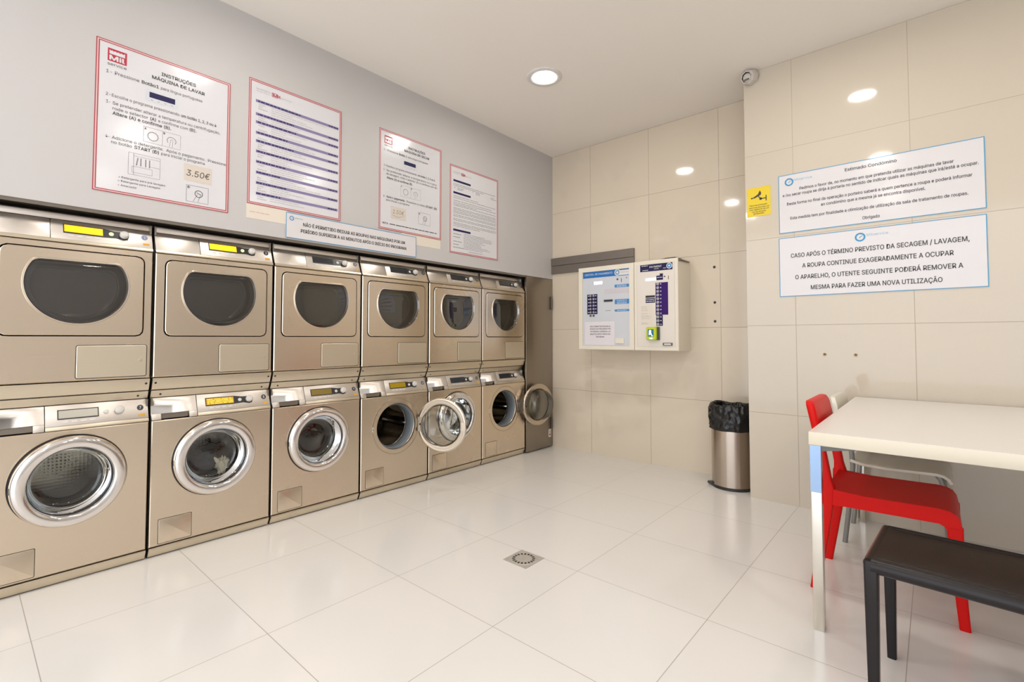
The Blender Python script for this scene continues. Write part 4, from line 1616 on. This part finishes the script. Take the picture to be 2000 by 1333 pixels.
o = (0.490, YB, 1.017)
P = thing('payment_terminal', 'cream wall box with pale blue-grey panel and bright blue banner, left of the pair', 'payment machine', o, None,
          openbox(0.490, 1.056, 1.017, 1.777, YF, YB, 0.534, 1.013, 1.050, 1.735, 0.010).mesh('payment_terminal', [M['box_cream']], smooth=25, off=o))
FBI = Face((0, YF + 0.010, 0), (1, 0, 0), (0, 0, 1), (0, -1, 0))
m_ = MB()
FBI.quad(m_, 0.5345, 1.0125, 1.0505, 1.7345, 0.001)
part('front_plate', m_, M['box_panel'], P, 'pale blue-grey plate')
h1, h2, h3 = 0.002, 0.0028, 0.0036
m_ = MB()
FBI.quad(m_, 0.538, 0.885, 1.677, 1.733, h1)
FBI.quad(m_, 0.885, 1.011, 1.724, 1.733, h1)
FBI.quad(m_, 0.885, 1.011, 1.675, 1.680, h1)
part('banner', m_, M['label_blue'], P)
m_ = MB()
FBI.quad(m_, 0.885, 1.011, 1.680, 1.724, h1)
FBI.disc(m_, 0.896, 1.706, 0.029, h2)
FBI.text(m_, 'CENTRAL DE PAGAMENTO', 0.556, 0.846, 1.708, 0.017, h2)
part('banner_lettering', m_, M['pale_print'], P)
m_ = MB()
FBI.ring(m_, 0.896, 1.706, 0.012, 0.020, h3)
part('logo', m_, M['logo_blue'], P)
m_ = MB()
FBI.text(m_, 'Milservice', 0.930, 1.005, 1.706, 0.012, h2)
part('logo_caption', m_, M['mid_print'], P)
m_ = MB()
FBI.quad(m_, 0.651, 0.742, 1.613, 1.640, h1)
part('lcd', m_, M['lcd'], P, 'lit white display')
m_ = MB()
FBI.quad(m_, 0.647, 0.651, 1.612, 1.641, h2)
FBI.disc(m_, 0.896, 1.645, 0.0095, h1, 16)
FBI.quad(m_, 0.9305, 0.9365, 1.616, 1.652, h1)
FBI.disc(m_, 0.985, 1.653, 0.005, h1, 12)
FBI.quad(m_, 0.773, 0.827, 1.3685, 1.3715, h1)
part('slots', m_, M['hinge'], P)
m_ = MB()
for z0, z1 in ((1.572, 1.598), (1.424, 1.466), (1.358, 1.376)):
    FBI.quad(m_, 0.867, 1.010, z0, z1, h1)
part('blue_labels', m_, M['label_blue2'], P)
m_ = MB()
for z in (1.590, 1.580, 1.455, 1.442, 1.431, 1.367):
    FBI.words(m_, 0.890, 0.985, z, 0.004, h2, rnd, 0.006, 0.012, 0.03)
part('label_print', m_, M['pale_print'], P)
m_ = MB()
for z in (1.560, 1.548, 1.536, 1.524):
    FBI.words(m_, 0.762, 1.005, z, 0.003, h1, rnd, 0.006, 0.012, 0.03)
part('faint_print', m_, M['pink'], P)
m_ = MB()
FBI.quad(m_, 0.581, 0.690, 1.342, 1.525, h1)
part('keypad_plate', m_, M['navy'], P)
for r in range(7):
    for x in (0.6185, 0.651):
        m_ = MB()
        z = 1.511 - 0.0304 * r if r < 6 else 1.3275
        m_.lathe([(0.010, -h1), (0.010, -h1 - 0.006), (0.008, -h1 - 0.008)], (x, YF + 0.010, z), 'Y', 14, cap1=True)
        part('key', m_, M['hinge'] if r == 6 else M['keycap'], P)
m_ = MB()
for r in range(6):
    z = 1.511 - 0.0304 * r
    FBI.quad(m_, 0.590, 0.603, z - 0.003, z + 0.003, h2)
    FBI.quad(m_, 0.666, 0.680, z - 0.003, z + 0.003, h2)
part('key_numbers', m_, M['pale_print'], P)
m_ = MB()
m_.box(0.759, 0.846, YF + 0.004, YF + 0.009, 1.450, 1.468)
part('note_slot', m_, M['black'], P)
m_ = MB()
m_.box(0.876, 0.958, YF - 0.002, YF + 0.009, 1.076, 1.121)
part('coin_tray', m_, M['box_cream'], P)
m_ = MB()
FBI.quad(m_, 0.555, 0.863, 1.060, 1.272, h1)
part('paper_notice', m_, M['paper'], P, 'white paper with five lines of capitals')
m_ = MB()
for s, x0, x1, z in (('NÃO É PERMITIDO DEIXAR AS', 0.611, 0.823, 1.228), ('ROUPAS NAS MÁQUINAS POR', 0.611, 0.823, 1.206), ('UM PERÍODO SUPERIOR A 60', 0.611, 0.823, 1.182),
                     ('MINUTOS APÓS O INÍCIO DO', 0.611, 0.823, 1.158), ('PROGRAMA', 0.675, 0.761, 1.134)):
    FBI.text(m_, s, x0, x1, z, 0.0125, h2, bold=0.01)
part('notice_lettering', m_, M['ink_soft'], P)

o = (1.060, YB, 1.017)
P = thing('payment_terminal', 'cream wall box with purple key column and lime card reader, right of the pair', 'payment machine', o, None,
          openbox(1.060, 1.448, 1.017, 1.779, YF, YB, 1.085, 1.421, 1.049, 1.752, 0.003).mesh('payment_terminal', [M['box_cream']], smooth=25, off=o))
FBJ = Face((0, YF + 0.003, 0), (1, 0, 0), (0, 0, 1), (0, -1, 0))
m_ = MB()
m_.box(1.0865, 1.4195, YF - 0.001, YF + 0.0025, 1.0505, 1.7505)
part('front_door', m_, M['box_panel2'], P)
h1, h2, h3 = 0.005, 0.0058, 0.0066
m_ = MB()
FBJ.quad(m_, 1.119, 1.404, 1.686, 1.745, h1)
part('banner', m_, M['navy'], P)
m_ = MB()
FBJ.text(m_, 'PAYMENT', 1.205, 1.312, 1.722, 0.016, h2, bold=0.02)
FBJ.words(m_, 1.132, 1.190, 1.735, 0.005, h2, rnd, 0.005, 0.012, 0.03)
FBJ.words(m_, 1.140, 1.192, 1.697, 0.005, h2, rnd, 0.005, 0.012, 0.03)
FBJ.words(m_, 1.245, 1.285, 1.703, 0.004, h2, rnd, 0.005, 0.012, 0.03)
FBJ.words(m_, 1.325, 1.350, 1.703, 0.004, h2, rnd, 0.005, 0.012, 0.03)
FBJ.disc(m_, 1.377, 1.719, 0.0245, h2)
part('banner_lettering', m_, M['pale_print'], P)
m_ = MB()
FBJ.ring(m_, 1.377, 1.719, 0.0085, 0.0185, h3)
part('logo', m_, M['label_blue2'], P)
m_ = MB()
FBJ.quad(m_, 1.168, 1.262, 1.6055, 1.628, h1)
part('lcd', m_, M['lcd'], P, 'lit white display')
m_ = MB()
FBJ.quad(m_, 1.264, 1.322, 1.607, 1.644, h1)
FBJ.quad(m_, 1.294, 1.322, 1.644, 1.660, h1)
FBJ.quad(m_, 1.167, 1.250, 1.420, 1.458, h1)
FBJ.quad(m_, 1.260, 1.317, 1.224, 1.314, h1)
part('navy_labels', m_, M['navy'], P)
m_ = MB()
FBJ.quad(m_, 1.256, 1.364, 1.315, 1.585, h1)
part('purple_label', m_, M['purple'], P)
for k in range(12):
    m_ = MB()
    m_.lathe([(0.0125, -h1), (0.0125, -h1 - 0.006), (0.010, -h1 - 0.008)], (1.277, YF + 0.003, 1.573 - 0.0306 * k), 'Y', 14, cap1=True)
    part('key', m_, M['keycap'], P)
m_ = MB()
for k in range(12):
    FBJ.quad(m_, 1.297, 1.306, 1.573 - 0.0306 * k - 0.004, 1.573 - 0.0306 * k + 0.004, h2)
FBJ.words(m_, 1.172, 1.245, 1.447, 0.005, h2, rnd, 0.005, 0.012, 0.03)
FBJ.words(m_, 1.172, 1.245, 1.433, 0.005, h2, rnd, 0.005, 0.012, 0.03)
FBJ.words(m_, 1.270, 1.316, 1.628, 0.005, h2, rnd, 0.005, 0.012, 0.03)
part('label_print', m_, M['pale_print'], P)
m_ = MB()
FBJ.disc(m_, 1.336, 1.632, 0.007, h1, 14)
FBJ.quad(m_, 1.366, 1.371, 1.606, 1.637, h1)
part('slots', m_, M['hinge'], P)
m_ = MB()
m_.box(1.168, 1.250, YF - 0.006, YF - 0.001, 1.464, 1.481)
part('note_slot', m_, M['black'], P)
m_ = MB()
FBJ.quad(m_, 1.121, 1.226, 1.236, 1.395, h1)
part('paper_notice', m_, M['old_paper'], P)
m_ = MB()
for z in (1.388, 1.372, 1.356, 1.330, 1.312, 1.300, 1.286, 1.250, 1.241):
    FBJ.words(m_, 1.128, 1.128 + rnd.uniform(0.05, 0.09), z, 0.003, h2, rnd, 0.006, 0.008, 0.025)
part('notice_print', m_, M['mid_print'], P)
m_ = MB()
m_.loft([[(x, YF - 0.001, z) for x, z in rrect(1.188, 1.286, 1.106, 1.214, 0.008)], [(x, YF - 0.040, z) for x, z in rrect(1.188, 1.274, 1.106, 1.214, 0.010)],
         [(x, YF - 0.044, z) for x, z in rrect(1.192, 1.270, 1.110, 1.210, 0.009)]])
rd = part('card_reader', m_, M['reader'], P, 'lime green card reader')
for p_ in rd.data.polygons:
    p_.use_smooth = False
m_ = MB()
m_.box(1.274, 1.290, YF - 0.030, YF - 0.001, 1.106, 1.214)
part('reader_side', m_, M['reader_dark'], P)
FR = Face((0, YF - 0.044, 0), (1, 0, 0), (0, 0, 1), (0, -1, 0))
m_ = MB()
FR.quad(m_, 1.203, 1.255, 1.134, 1.196, 0.0008)
part('reader_screen', m_, M['screen'], P)
m_ = MB()
FR.disc(m_, 1.224, 1.180, 0.010, 0.0014, 14)
FR.poly(m_, [(1.214, 1.172), (1.232, 1.172), (1.240, 1.146), (1.222, 1.152), (1.212, 1.146)], 0.0014)
FR.quad(m_, 1.236, 1.248, 1.138, 1.144, 0.0014)
FR.quad(m_, 1.218, 1.246, 1.116, 1.122, 0.0014)
part('screen_symbol', m_, M['screen_white'], P)
m_ = MB()
FBJ.frame(m_, 1.318, 1.397, 1.082, 1.110, 0.0015, h1)
part('return_flap', m_, M['old_paper'], P)
m_ = MB()
m_.box(1.318, 1.398, YF - 0.012, YF - 0.001, 1.061, 1.083)
part('coin_tray', m_, M['hinge'], P)
m_ = MB()
m_.box(1.330, 1.388, YF - 0.0135, YF - 0.012, 1.066, 1.077)
part('tray_mouth', m_, M['pale_print'], P)
m_ = MB()
m_.tube([(1.20, 3.30, 1.784), (1.26, 3.27, 1.789), (1.32, 3.25, 1.792), (1.40, 3.24, 1.790), (1.43, 3.25, 1.784)], 0.006, 8)
part('cable', m_, M['black'], P, 'black cable lying on top')
m_ = MB()
m_.lathe([(0.013, -0.03), (0.013, -0.012), (0.007, -0.008), (0.0055, 0.17)], (1.456, 3.225, 1.763), 'Y', 12, True, True)
part('conduit', m_, M['hinge'], P, 'dark rod along the upper right edge')

# duct on the back wall
mb = MB()
mb.box(-0.0005, 0.938, YB - 0.030, YB, 1.873, 1.952)
mb.box(-0.0005, 0.938, YB - 0.026, YB, 1.790, 1.869)
mb.box(0.0, 0.936, YB - 0.018, YB, 1.868, 1.875)
thing('wall_duct', 'horizontal taupe metal duct cover with a centre groove on the tiled back wall', 'duct', (0, YB, 1.790), None, mb.mesh('wall_duct', M['duct'], smooth=0, bevel=0.0015, off=(0, YB, 1.790)))

# screw holes and wall plugs
for z, w in ((1.709, 'top'), (1.416, 'middle'), (1.260, 'bottom')):
    m_ = MB()
    m_.lathe([(0.011, -0.0015), (0.009, -0.003), (0.003, -0.0025)], (0, 0, 0), 'Y', 16, cap0=True, cap1=True)
    thing('black_screw', 'black screw head, %s of three in a column right of the payment boxes' % w, 'screw', (1.650, YB, z), None, m_.mesh('black_screw', M['black'], smooth=40))
for x, w in ((2.469, 'left'), (2.634, 'right')):
    m_ = MB()
    m_.lathe([(0.013, 0.0), (0.013, -0.002), (0.008, -0.0035)], (0, 0, 0), 'Y', 18)
    t = thing('wall_plug', '%s one of two brown wall plugs in the tiles above the table' % w, 'wall plug', (x, YS, 1.017), None, m_.mesh('wall_plug', M['plug_rim'], smooth=40))
    m_ = MB()
    m_.lathe([(0.009, -0.0015), (0.006, -0.003)], (0, 0, 0), 'Y', 16, True, True)
    link('plug_core', m_.mesh('plug_core', M['plug'], smooth=40), t)

# surveillance camera in the ceiling corner
t = thing('surveillance_camera', 'small pale grey surveillance camera under the ceiling at the corner of the notice wall', 'security camera', (2.062, YS, 2.995))
m_ = MB()
m_.lathe([(0.050, 0.0), (0.054, -0.008), (0.055, -0.035), (0.050, -0.060), (0.041, -0.072), (0.036, -0.070)], (0, 0, 0), 'Y', 8)
housing = link('housing', m_.mesh('housing', M['camera_grey'], smooth=20), t, (0, 0, 0), (math.radians(14), 0, math.radians(-18)))
m_ = MB()
m_.lathe([(0.037, -0.068), (0.034, -0.060), (0.031, -0.058)], (0, 0, 0), 'Y', 32)
link('dark_collar', m_.mesh('dark_collar', M['black'], smooth=40), housing)
m_ = MB()
m_.lathe([(0.033, -0.055)] + [(0.033 * math.cos(a), -0.058 - 0.022 * math.sin(a)) for a in (0.3, 0.6, 0.9, 1.2, 1.5)], (0, 0, -0.004), 'Y', 32, cap1=True)
link('eyeball', m_.mesh('eyeball', M['camera_grey'], smooth=50), housing)
m_ = MB()
m_.box(-0.022, 0.020, -0.082, -0.074, -0.024, -0.012)
link('lens_window', m_.mesh('lens_window', M['camera_dark'], smooth=0, bevel=0.002), housing)

# ================================================================== WASTE BIN
BX, BY, BR = 1.834, 3.236, 0.150
t = thing('waste_bin', 'round steel pedal bin beside the corner of the notice wall', 'bin', (BX, BY, 0))
m_ = MB()
m_.lathe([(BR - 0.004, 0.018), (BR - 0.001, 0.022), (BR - 0.001, 0.455), (BR - 0.006, 0.458), (BR - 0.010, 0.44)], seg=64)
link('body', m_.mesh('body', M['bin_steel'], smooth=30), t)
m_ = MB()
m_.lathe([(BR - 0.01, 0.0), (BR + 0.003, 0.002), (BR + 0.003, 0.017), (BR - 0.002, 0.020), (BR - 0.02, 0.020)], seg=64, cap0=True, cap1=True)
link('base_ring', m_.mesh('base_ring', M['black'], smooth=40), t)
m_ = MB()
pa = math.radians(205)
ex = Vector((math.cos(pa), math.sin(pa), 0))
ey = Vector((-math.sin(pa), math.cos(pa), 0))
pts = [ex * (BR - 0.02) + ey * -0.03, ex * (BR + 0.022) + ey * -0.028, ex * (BR + 0.032) + ey * 0, ex * (BR + 0.022) + ey * 0.028, ex * (BR - 0.02) + ey * 0.03]
m_.loft([[(p.x, p.y, 0.014) for p in pts], [(p.x, p.y, 0.026) for p in pts]])
link('pedal', m_.mesh('pedal', M['black'], smooth=30, bevel=0.003), t)
# crumpled bag folded over the rim
bm = bmesh.new()
prof0 = [(0.151, 0.432), (0.158, 0.436), (0.163, 0.470), (0.165, 0.51), (0.166, 0.55), (0.165, 0.585), (0.160, 0.612), (0.150, 0.625), (0.140, 0.618), (0.132, 0.59), (0.125, 0.54), (0.12, 0.47)]
prof = []
for (r0, z0), (r1, z1) in zip(prof0, prof0[1:]):
    prof += [(r0, z0), ((2 * r0 + r1) / 3, (2 * z0 + z1) / 3), ((r0 + 2 * r1) / 3, (z0 + 2 * z1) / 3)]
prof.append(prof0[-1])
SEG = 160
rows = []
for k, (r, z) in enumerate(prof):
    row = []
    for i in range(SEG):
        a = 2 * PI * i / SEG
        q = Vector((math.cos(a) * 2.2, math.sin(a) * 2.2, z * 9))
        n = noise.fractal(q, 1.0, 2.0, 4)
        n2 = abs(noise.noise(Vector((math.cos(a) * 4, math.sin(a) * 4, z * 22)) + Vector((4, 1, 2))))
        n3 = abs(noise.noise(Vector((math.cos(a) * 7 + z * 30, math.sin(a) * 7 - z * 12, z * 14))))
        amp = 0.012 if 0 < k < 33 else 0.004
        rr = r + amp * n - (0.020 * n2 + 0.012 * n3) * (0.2 if k == 0 else 1) + 0.006
        dz = 0.016 * noise.noise(Vector((math.cos(a) * 1.8, math.sin(a) * 1.8, 7.0))) * min(1.0, 0.25 + k / 12)
        row.append(bm.verts.new((rr * math.cos(a), rr * math.sin(a), z + dz)))
    rows.append(row)
for k in range(len(rows) - 1):
    for i in range(SEG):
        j = (i + 1) % SEG
        bm.faces.new((rows[k][i], rows[k][j], rows[k + 1][j], rows[k + 1][i]))
bm.faces.new(rows[-1])
me = bpy.data.meshes.new('bin_bag')
bmesh.ops.recalc_face_normals(bm, faces=bm.faces)
bm.to_mesh(me)
bm.free()
me.materials.append(M['bag'])
for p in me.polygons:
    p.use_smooth = True
thing('bin_bag', 'crumpled black plastic bag lining the steel pedal bin and folded over its rim', 'bin bag', (BX, BY, 0), None, me)

# ================================================================== FLOOR DRAIN
t = thing('floor_drain', 'square grey floor drain with a ring of dark slots in the tiled floor', 'drain', (1.411, 1.260, 0))
m_ = MB()
m_.box(-0.075, 0.075, -0.075, 0.075, 0.0, 0.0025)
link('plate', m_.mesh('plate', M['drain'], smooth=0), t)
m_ = MB()
m_.lathe([(0.066, 0.0025), (0.065, 0.0035), (0.002, 0.0037)], seg=40, cap1=True)
link('grate', m_.mesh('grate', M['drain'], smooth=40), t)
m_ = MB()
for k in range(18):
    a = 2 * PI * k / 18
    c, s = math.cos(a), math.sin(a)
    pts = [(0.044, -0.0042), (0.058, -0.0055), (0.058, 0.0055), (0.044, 0.0042)]
    m_.add([(u * c - v * s, u * s + v * c, 0.0042) for u, v in pts], [(0, 1, 2, 3)])
link('slots', m_.mesh('slots', M['dark'], smooth=0), t)

# ================================================================== TABLE
TX0, TX1, TY0, TY1, TZ = 2.628, 4.10, 1.535, 3.030, 0.757
t = thing('table', 'large white table with cream edge and square chrome legs against the notice wall', 'table', ((TX0 + TX1) / 2, (TY0 + TY1) / 2, 0))
OT = ((TX0 + TX1) / 2, (TY0 + TY1) / 2, 0)
m_ = MB()
m_.box(TX0, TX1, TY0, TY1, TZ - 0.050, TZ - 0.001)
link('table_edge', m_.mesh('table_edge', M['table_edge'], smooth=30, bevel=0.002, off=OT), t)
m_ = MB()
m_.box(TX0 + 0.001, TX1 - 0.001, TY0 + 0.001, TY1 - 0.001, TZ - 0.0015, TZ)
link('tabletop', m_.mesh('tabletop', M['table_top'], smooth=0, off=OT), t)
LW = 0.036
for kx, ky in ((0, 0), (0, 1), (1, 0), (1, 1)):
    x0 = TX0 + 0.004 if kx == 0 else TX1 - 0.004 - LW
    y0 = TY0 + 0.004 if ky == 0 else TY1 - 0.004 - LW
    m_ = MB()
    m_.box(x0, x0 + LW, y0, y0 + LW, 0, TZ - 0.0502)
    lg = link('leg', m_.mesh('leg', M['chrome_leg'], smooth=30, bevel=0.002, off=OT), t)
    if (kx, ky) == (0, 0):
        m_ = MB()
        e = 0.0006
        z0 = 0.525
        m_.box(x0 - e, x0 + LW * 0.99, y0 - e, y0, z0, TZ - 0.051)
        m_.box(x0 - e, x0, y0, y0 + LW, z0, TZ - 0.051)
        link('film', m_.mesh('film', M['chrome_film'], smooth=0, off=OT), lg)['label'] = 'pale blue protective film'
for nm, b in (('rail', (TX0 + 0.04, TX1 - 0.04, TY0 + 0.08, TY0 + 0.10)), ('rail', (TX0 + 0.04, TX1 - 0.04, TY1 - 0.034, TY1 - 0.012)),
              ('rail', (TX0 + 0.012, TX0 + 0.034, TY0 + 0.04, TY1 - 0.04)), ('rail', (TX1 - 0.034, TX1 - 0.012, TY0 + 0.04, TY1 - 0.04))):
    m_ = MB()
    m_.box(b[0], b[1], b[2], b[3], TZ - 0.062, TZ - 0.0505)
    link(nm, m_.mesh(nm, M['rail'], smooth=0, off=OT), t)


m_ = MB()
pts = [(TX0 + 0.038, TZ - 0.0505), (TX0 + 0.150, TZ - 0.0505), (TX0 + 0.150, TZ - 0.054), (TX0 + 0.038, TZ - 0.072)]
m_.prism_y(pts, TY0 + 0.010, TY0 + 0.016)
link('corner_bracket', m_.mesh('corner_bracket', M['rail'], smooth=0, off=OT), t)


# ================================================================== CHAIRS
def rect_loft(stations, r=0.008, seg=3):
    """stations: (cx, cy, z, wx, wy): rounded rectangles stacked in height"""
    m_ = MB()
    loops = []
    for cx, cy, z, wx, wy in stations:
        loops.append([(x, y, z) for x, y in rrect(cx - wx / 2, cx + wx / 2, cy - wy / 2, cy + wy / 2, min(r, wx * 0.45, wy * 0.45), seg)])
    m_.loft(loops)
    return m_


RX, RYN, RYF = 2.61, 1.895, 2.315          # rear line, near and far side of the red chair
OR = (2.83, 2.105, 0)
t = thing('red_chair', 'glossy red plastic chair pushed under the left end of the white table', 'chair', OR)
SEATZ = 0.452


def seat_profile(y_in):
    # (x, z) of the upper line of the seat from back to front
    return [(2.632, SEATZ + 0.012), (2.66, SEATZ + 0.001), (2.76, SEATZ - 0.006), (2.90, SEATZ - 0.004), (3.00, SEATZ - 0.002), (3.035, SEATZ - 0.006), (3.056, SEATZ - 0.017), (3.068, SEATZ - 0.036), (3.073, SEATZ - 0.062)]


def shell_strip(prof, y0, y1, th):
    """a seat sheet following prof, th thick"""
    m_ = MB()
    n = len(prof)
    low = []
    for i, (x, z) in enumerate(prof):
        a = Vector(prof[max(i - 1, 0)])
        b = Vector(prof[min(i + 1, n - 1)])
        d = (b - a).normalized()
        low.append((x + d.y * th, z - d.x * th))
    outline = prof + low[::-1]
    m_.prism_y(outline, y0, y1)
    return m_


link('seat', shell_strip(seat_profile(0), RYN + 0.004, RYF - 0.004, 0.020).mesh('seat', M['red'], smooth=50, off=OR), t)
# side rails under the seat edge, one with the front leg corner
for y0, y1 in ((RYN + 0.0020, RYN + 0.034), (RYF - 0.034, RYF - 0.0020)):
    up = seat_profile(0)
    pts = [(x, z + 0.001) for x, z in up] + [(3.076, 0.370), (3.030, 0.368), (3.022, 0.384), (3.005, 0.392), (2.70, 0.388), (2.632, 0.384)]
    m_ = MB()
    m_.prism_y(pts, y0, y1)
    link('side_rail', m_.mesh('side_rail', M['red'], smooth=30, off=OR), t)
for ya, yb_ in ((RYN, 0.5), (RYF, -0.5)):
    s = 1 if yb_ > 0 else -1
    link('leg', rect_loft([(3.052, ya + s * 0.019, 0.384, 0.050, 0.038), (3.057, ya + s * 0.019, 0.25, 0.043, 0.035), (3.066, ya + s * 0.018, 0.10, 0.036, 0.032), (3.073, ya + s * 0.018, 0.0, 0.034, 0.030)], 0.007).mesh('leg', M['red'], smooth=50, off=OR), t)
    link('leg', rect_loft([(2.632, ya + s * 0.019, 0.460, 0.056, 0.038), (2.628, ya + s * 0.019, 0.38, 0.054, 0.038), (2.614, ya + s * 0.019, 0.25, 0.046, 0.036), (2.596, ya + s * 0.018, 0.12, 0.038, 0.033), (2.577, ya + s * 0.018, 0.0, 0.034, 0.030)], 0.007).mesh('leg', M['red'], smooth=50, off=OR), t)
    link('upright', rect_loft([(2.634, ya + s * 0.0195, 0.400, 0.052, 0.036), (2.634, ya + s * 0.020, 0.46, 0.052, 0.040), (2.629, ya + s * 0.020, 0.50, 0.040, 0.040), (2.620, ya + s * 0.020, 0.56, 0.040, 0.038), (2.604, ya + s * 0.020, 0.66, 0.038, 0.038), (2.596, ya + s * 0.022, 0.70, 0.036, 0.040)], 0.010).mesh('upright', M['red'], smooth=50, off=OR), t)
m_ = MB()
loops = []
for k, (x, d0) in enumerate(((-0.017, 0.010), (-0.014, 0.002), (0.0, 0.0), (0.012, 0.002), (0.017, 0.010))):
    l = []
    for y, z in rrect(RYN + 0.001 + d0, RYF - 0.001 - d0, 0.675 + d0, 0.835 - d0, 0.036 - d0 * 0.6, 6):
        lean = (0.755 - z) * 0.20
        curve = 0.016 * (1 - ((y - OR[1]) / 0.21) ** 2)
        l.append((2.588 + lean + x - curve, y, z))
    loops.append(l)
m_.loft(loops)
link('backrest', m_.mesh('backrest', M['red'], smooth=60, off=OR), t)

# white chair behind it
WYN, WYF = 2.560, 2.965
OW = (2.83, 2.76, 0)
t = thing('white_chair', 'cream white plastic chair with grey tube legs, behind the red chair at the table', 'chair', OW)
prof = [(2.648, 0.462), (2.70, 0.448), (2.80, 0.442), (2.92, 0.446), (3.00, 0.448), (3.030, 0.443), (3.052, 0.428), (3.064, 0.405)]
link('seat', shell_strip(prof, WYN, WYF, 0.015).mesh('seat', M['white_plastic'], smooth=50, bevel=0.003, off=OW), t)
m_ = MB()
loops = []
for k, (x, d0) in enumerate(((-0.013, 0.006), (-0.010, 0.0), (0.010, 0.0), (0.013, 0.006))):
    l = []
    for y, z in rrect(WYN - 0.005 + d0, WYF + 0.005 - d0, 0.62 + d0, 0.792 - d0, 0.045 - d0 * 0.6, 6):
        l.append((2.592 + (0.70 - z) * 0.18 + x - 0.022 * (1 - ((y - OW[1]) / 0.21) ** 2), y, z))
    loops.append(l)
m_.loft(loops)
link('backrest', m_.mesh('backrest', M['white_plastic'], smooth=60, off=OW), t)
for ya, s in ((WYN, 1), (WYF, -1)):
    m_ = MB()
    y = ya + s * 0.022
    m_.tube([(2.612, y, 0.0), (2.640, y, 0.24), (2.656, y, 0.42), (2.650, y, 0.52), (2.624, y, 0.64), (2.612, y, 0.72)], 0.0125, 12)
    link('leg', m_.mesh('leg', M['grey_tube'], smooth=50, off=OW), t)
    m_ = MB()
    m_.tube([(3.045, y, 0.0), (3.036, y, 0.20), (3.028, y, 0.37), (3.018, y, 0.415), (3.005, y, 0.432)], 0.0125, 12)
    link('leg', m_.mesh('leg', M['grey_tube'], smooth=50, off=OW), t)

# ================================================================== BENCH
BL, BW_, BH = 1.25, 0.400, 0.458
t = thing('bench', 'dark brown leather bench with slim square legs in front of the white table', 'bench', (2.828, 1.150, 0), None, None, (0, 0, math.radians(-3.5)))
RAD = 0.021
m_ = MB()
# seat pad between the rolled edges
m_.box(0.018, BL - 0.018, 0.026, BW_ - 0.026, BH - 0.034, BH - 0.002)
link('seat', m_.mesh('seat', M['leather'], smooth=40, bevel=0.006, bseg=3), t)
for y, nm in ((0.020, 'edge_roll'), (BW_ - 0.020, 'edge_roll')):
    m_ = MB()
    m_.tube([(0.020, y, BH - 0.022), (0.3, y, BH - 0.022), (BL - 0.020, y, BH - 0.022)], RAD, 20)
    link(nm, m_.mesh(nm, M['leather_leg'], smooth=60), t)
for x in (0.016, BL - 0.016):
    m_ = MB()
    m_.tube([(x, 0.02, BH - 0.018), (x, BW_ / 2, BH - 0.018), (x, BW_ - 0.02, BH - 0.018)], 0.017, 16)
    link('end_roll', m_.mesh('end_roll', M['leather'], smooth=60), t)
    m_ = MB()
    xx = x - 0.010 if x < 0.5 else x + 0.010
    m_.tube([(xx, 0.03, BH - 0.004), (xx, BW_ / 2, BH - 0.004), (xx, BW_ - 0.03, BH - 0.004)], 0.003, 8)
    link('seam', m_.mesh('seam', M['seam'], smooth=60), t)
for y in (0.040, BW_ - 0.040):
    m_ = MB()
    m_.tube([(0.03, y, BH - 0.0035), (0.5, y, BH - 0.0035), (BL - 0.03, y, BH - 0.0035)], 0.003, 8)
    link('piping', m_.mesh('piping', M['leather_leg'], smooth=60), t)
for x, y in ((0.020, 0.020), (0.020, BW_ - 0.020), (BL - 0.020, 0.020), (BL - 0.020, BW_ - 0.020)):
    link('leg', rect_loft([(x, y, 0.0, 0.026, 0.026), (x, y, 0.15, 0.030, 0.030), (x, y, 0.33, 0.034, 0.034), (x, y, BH - 0.016, 0.036, 0.036), (x, y, BH - 0.006, 0.032, 0.032)], 0.006).mesh('leg', M['leather_leg'], smooth=50), t)
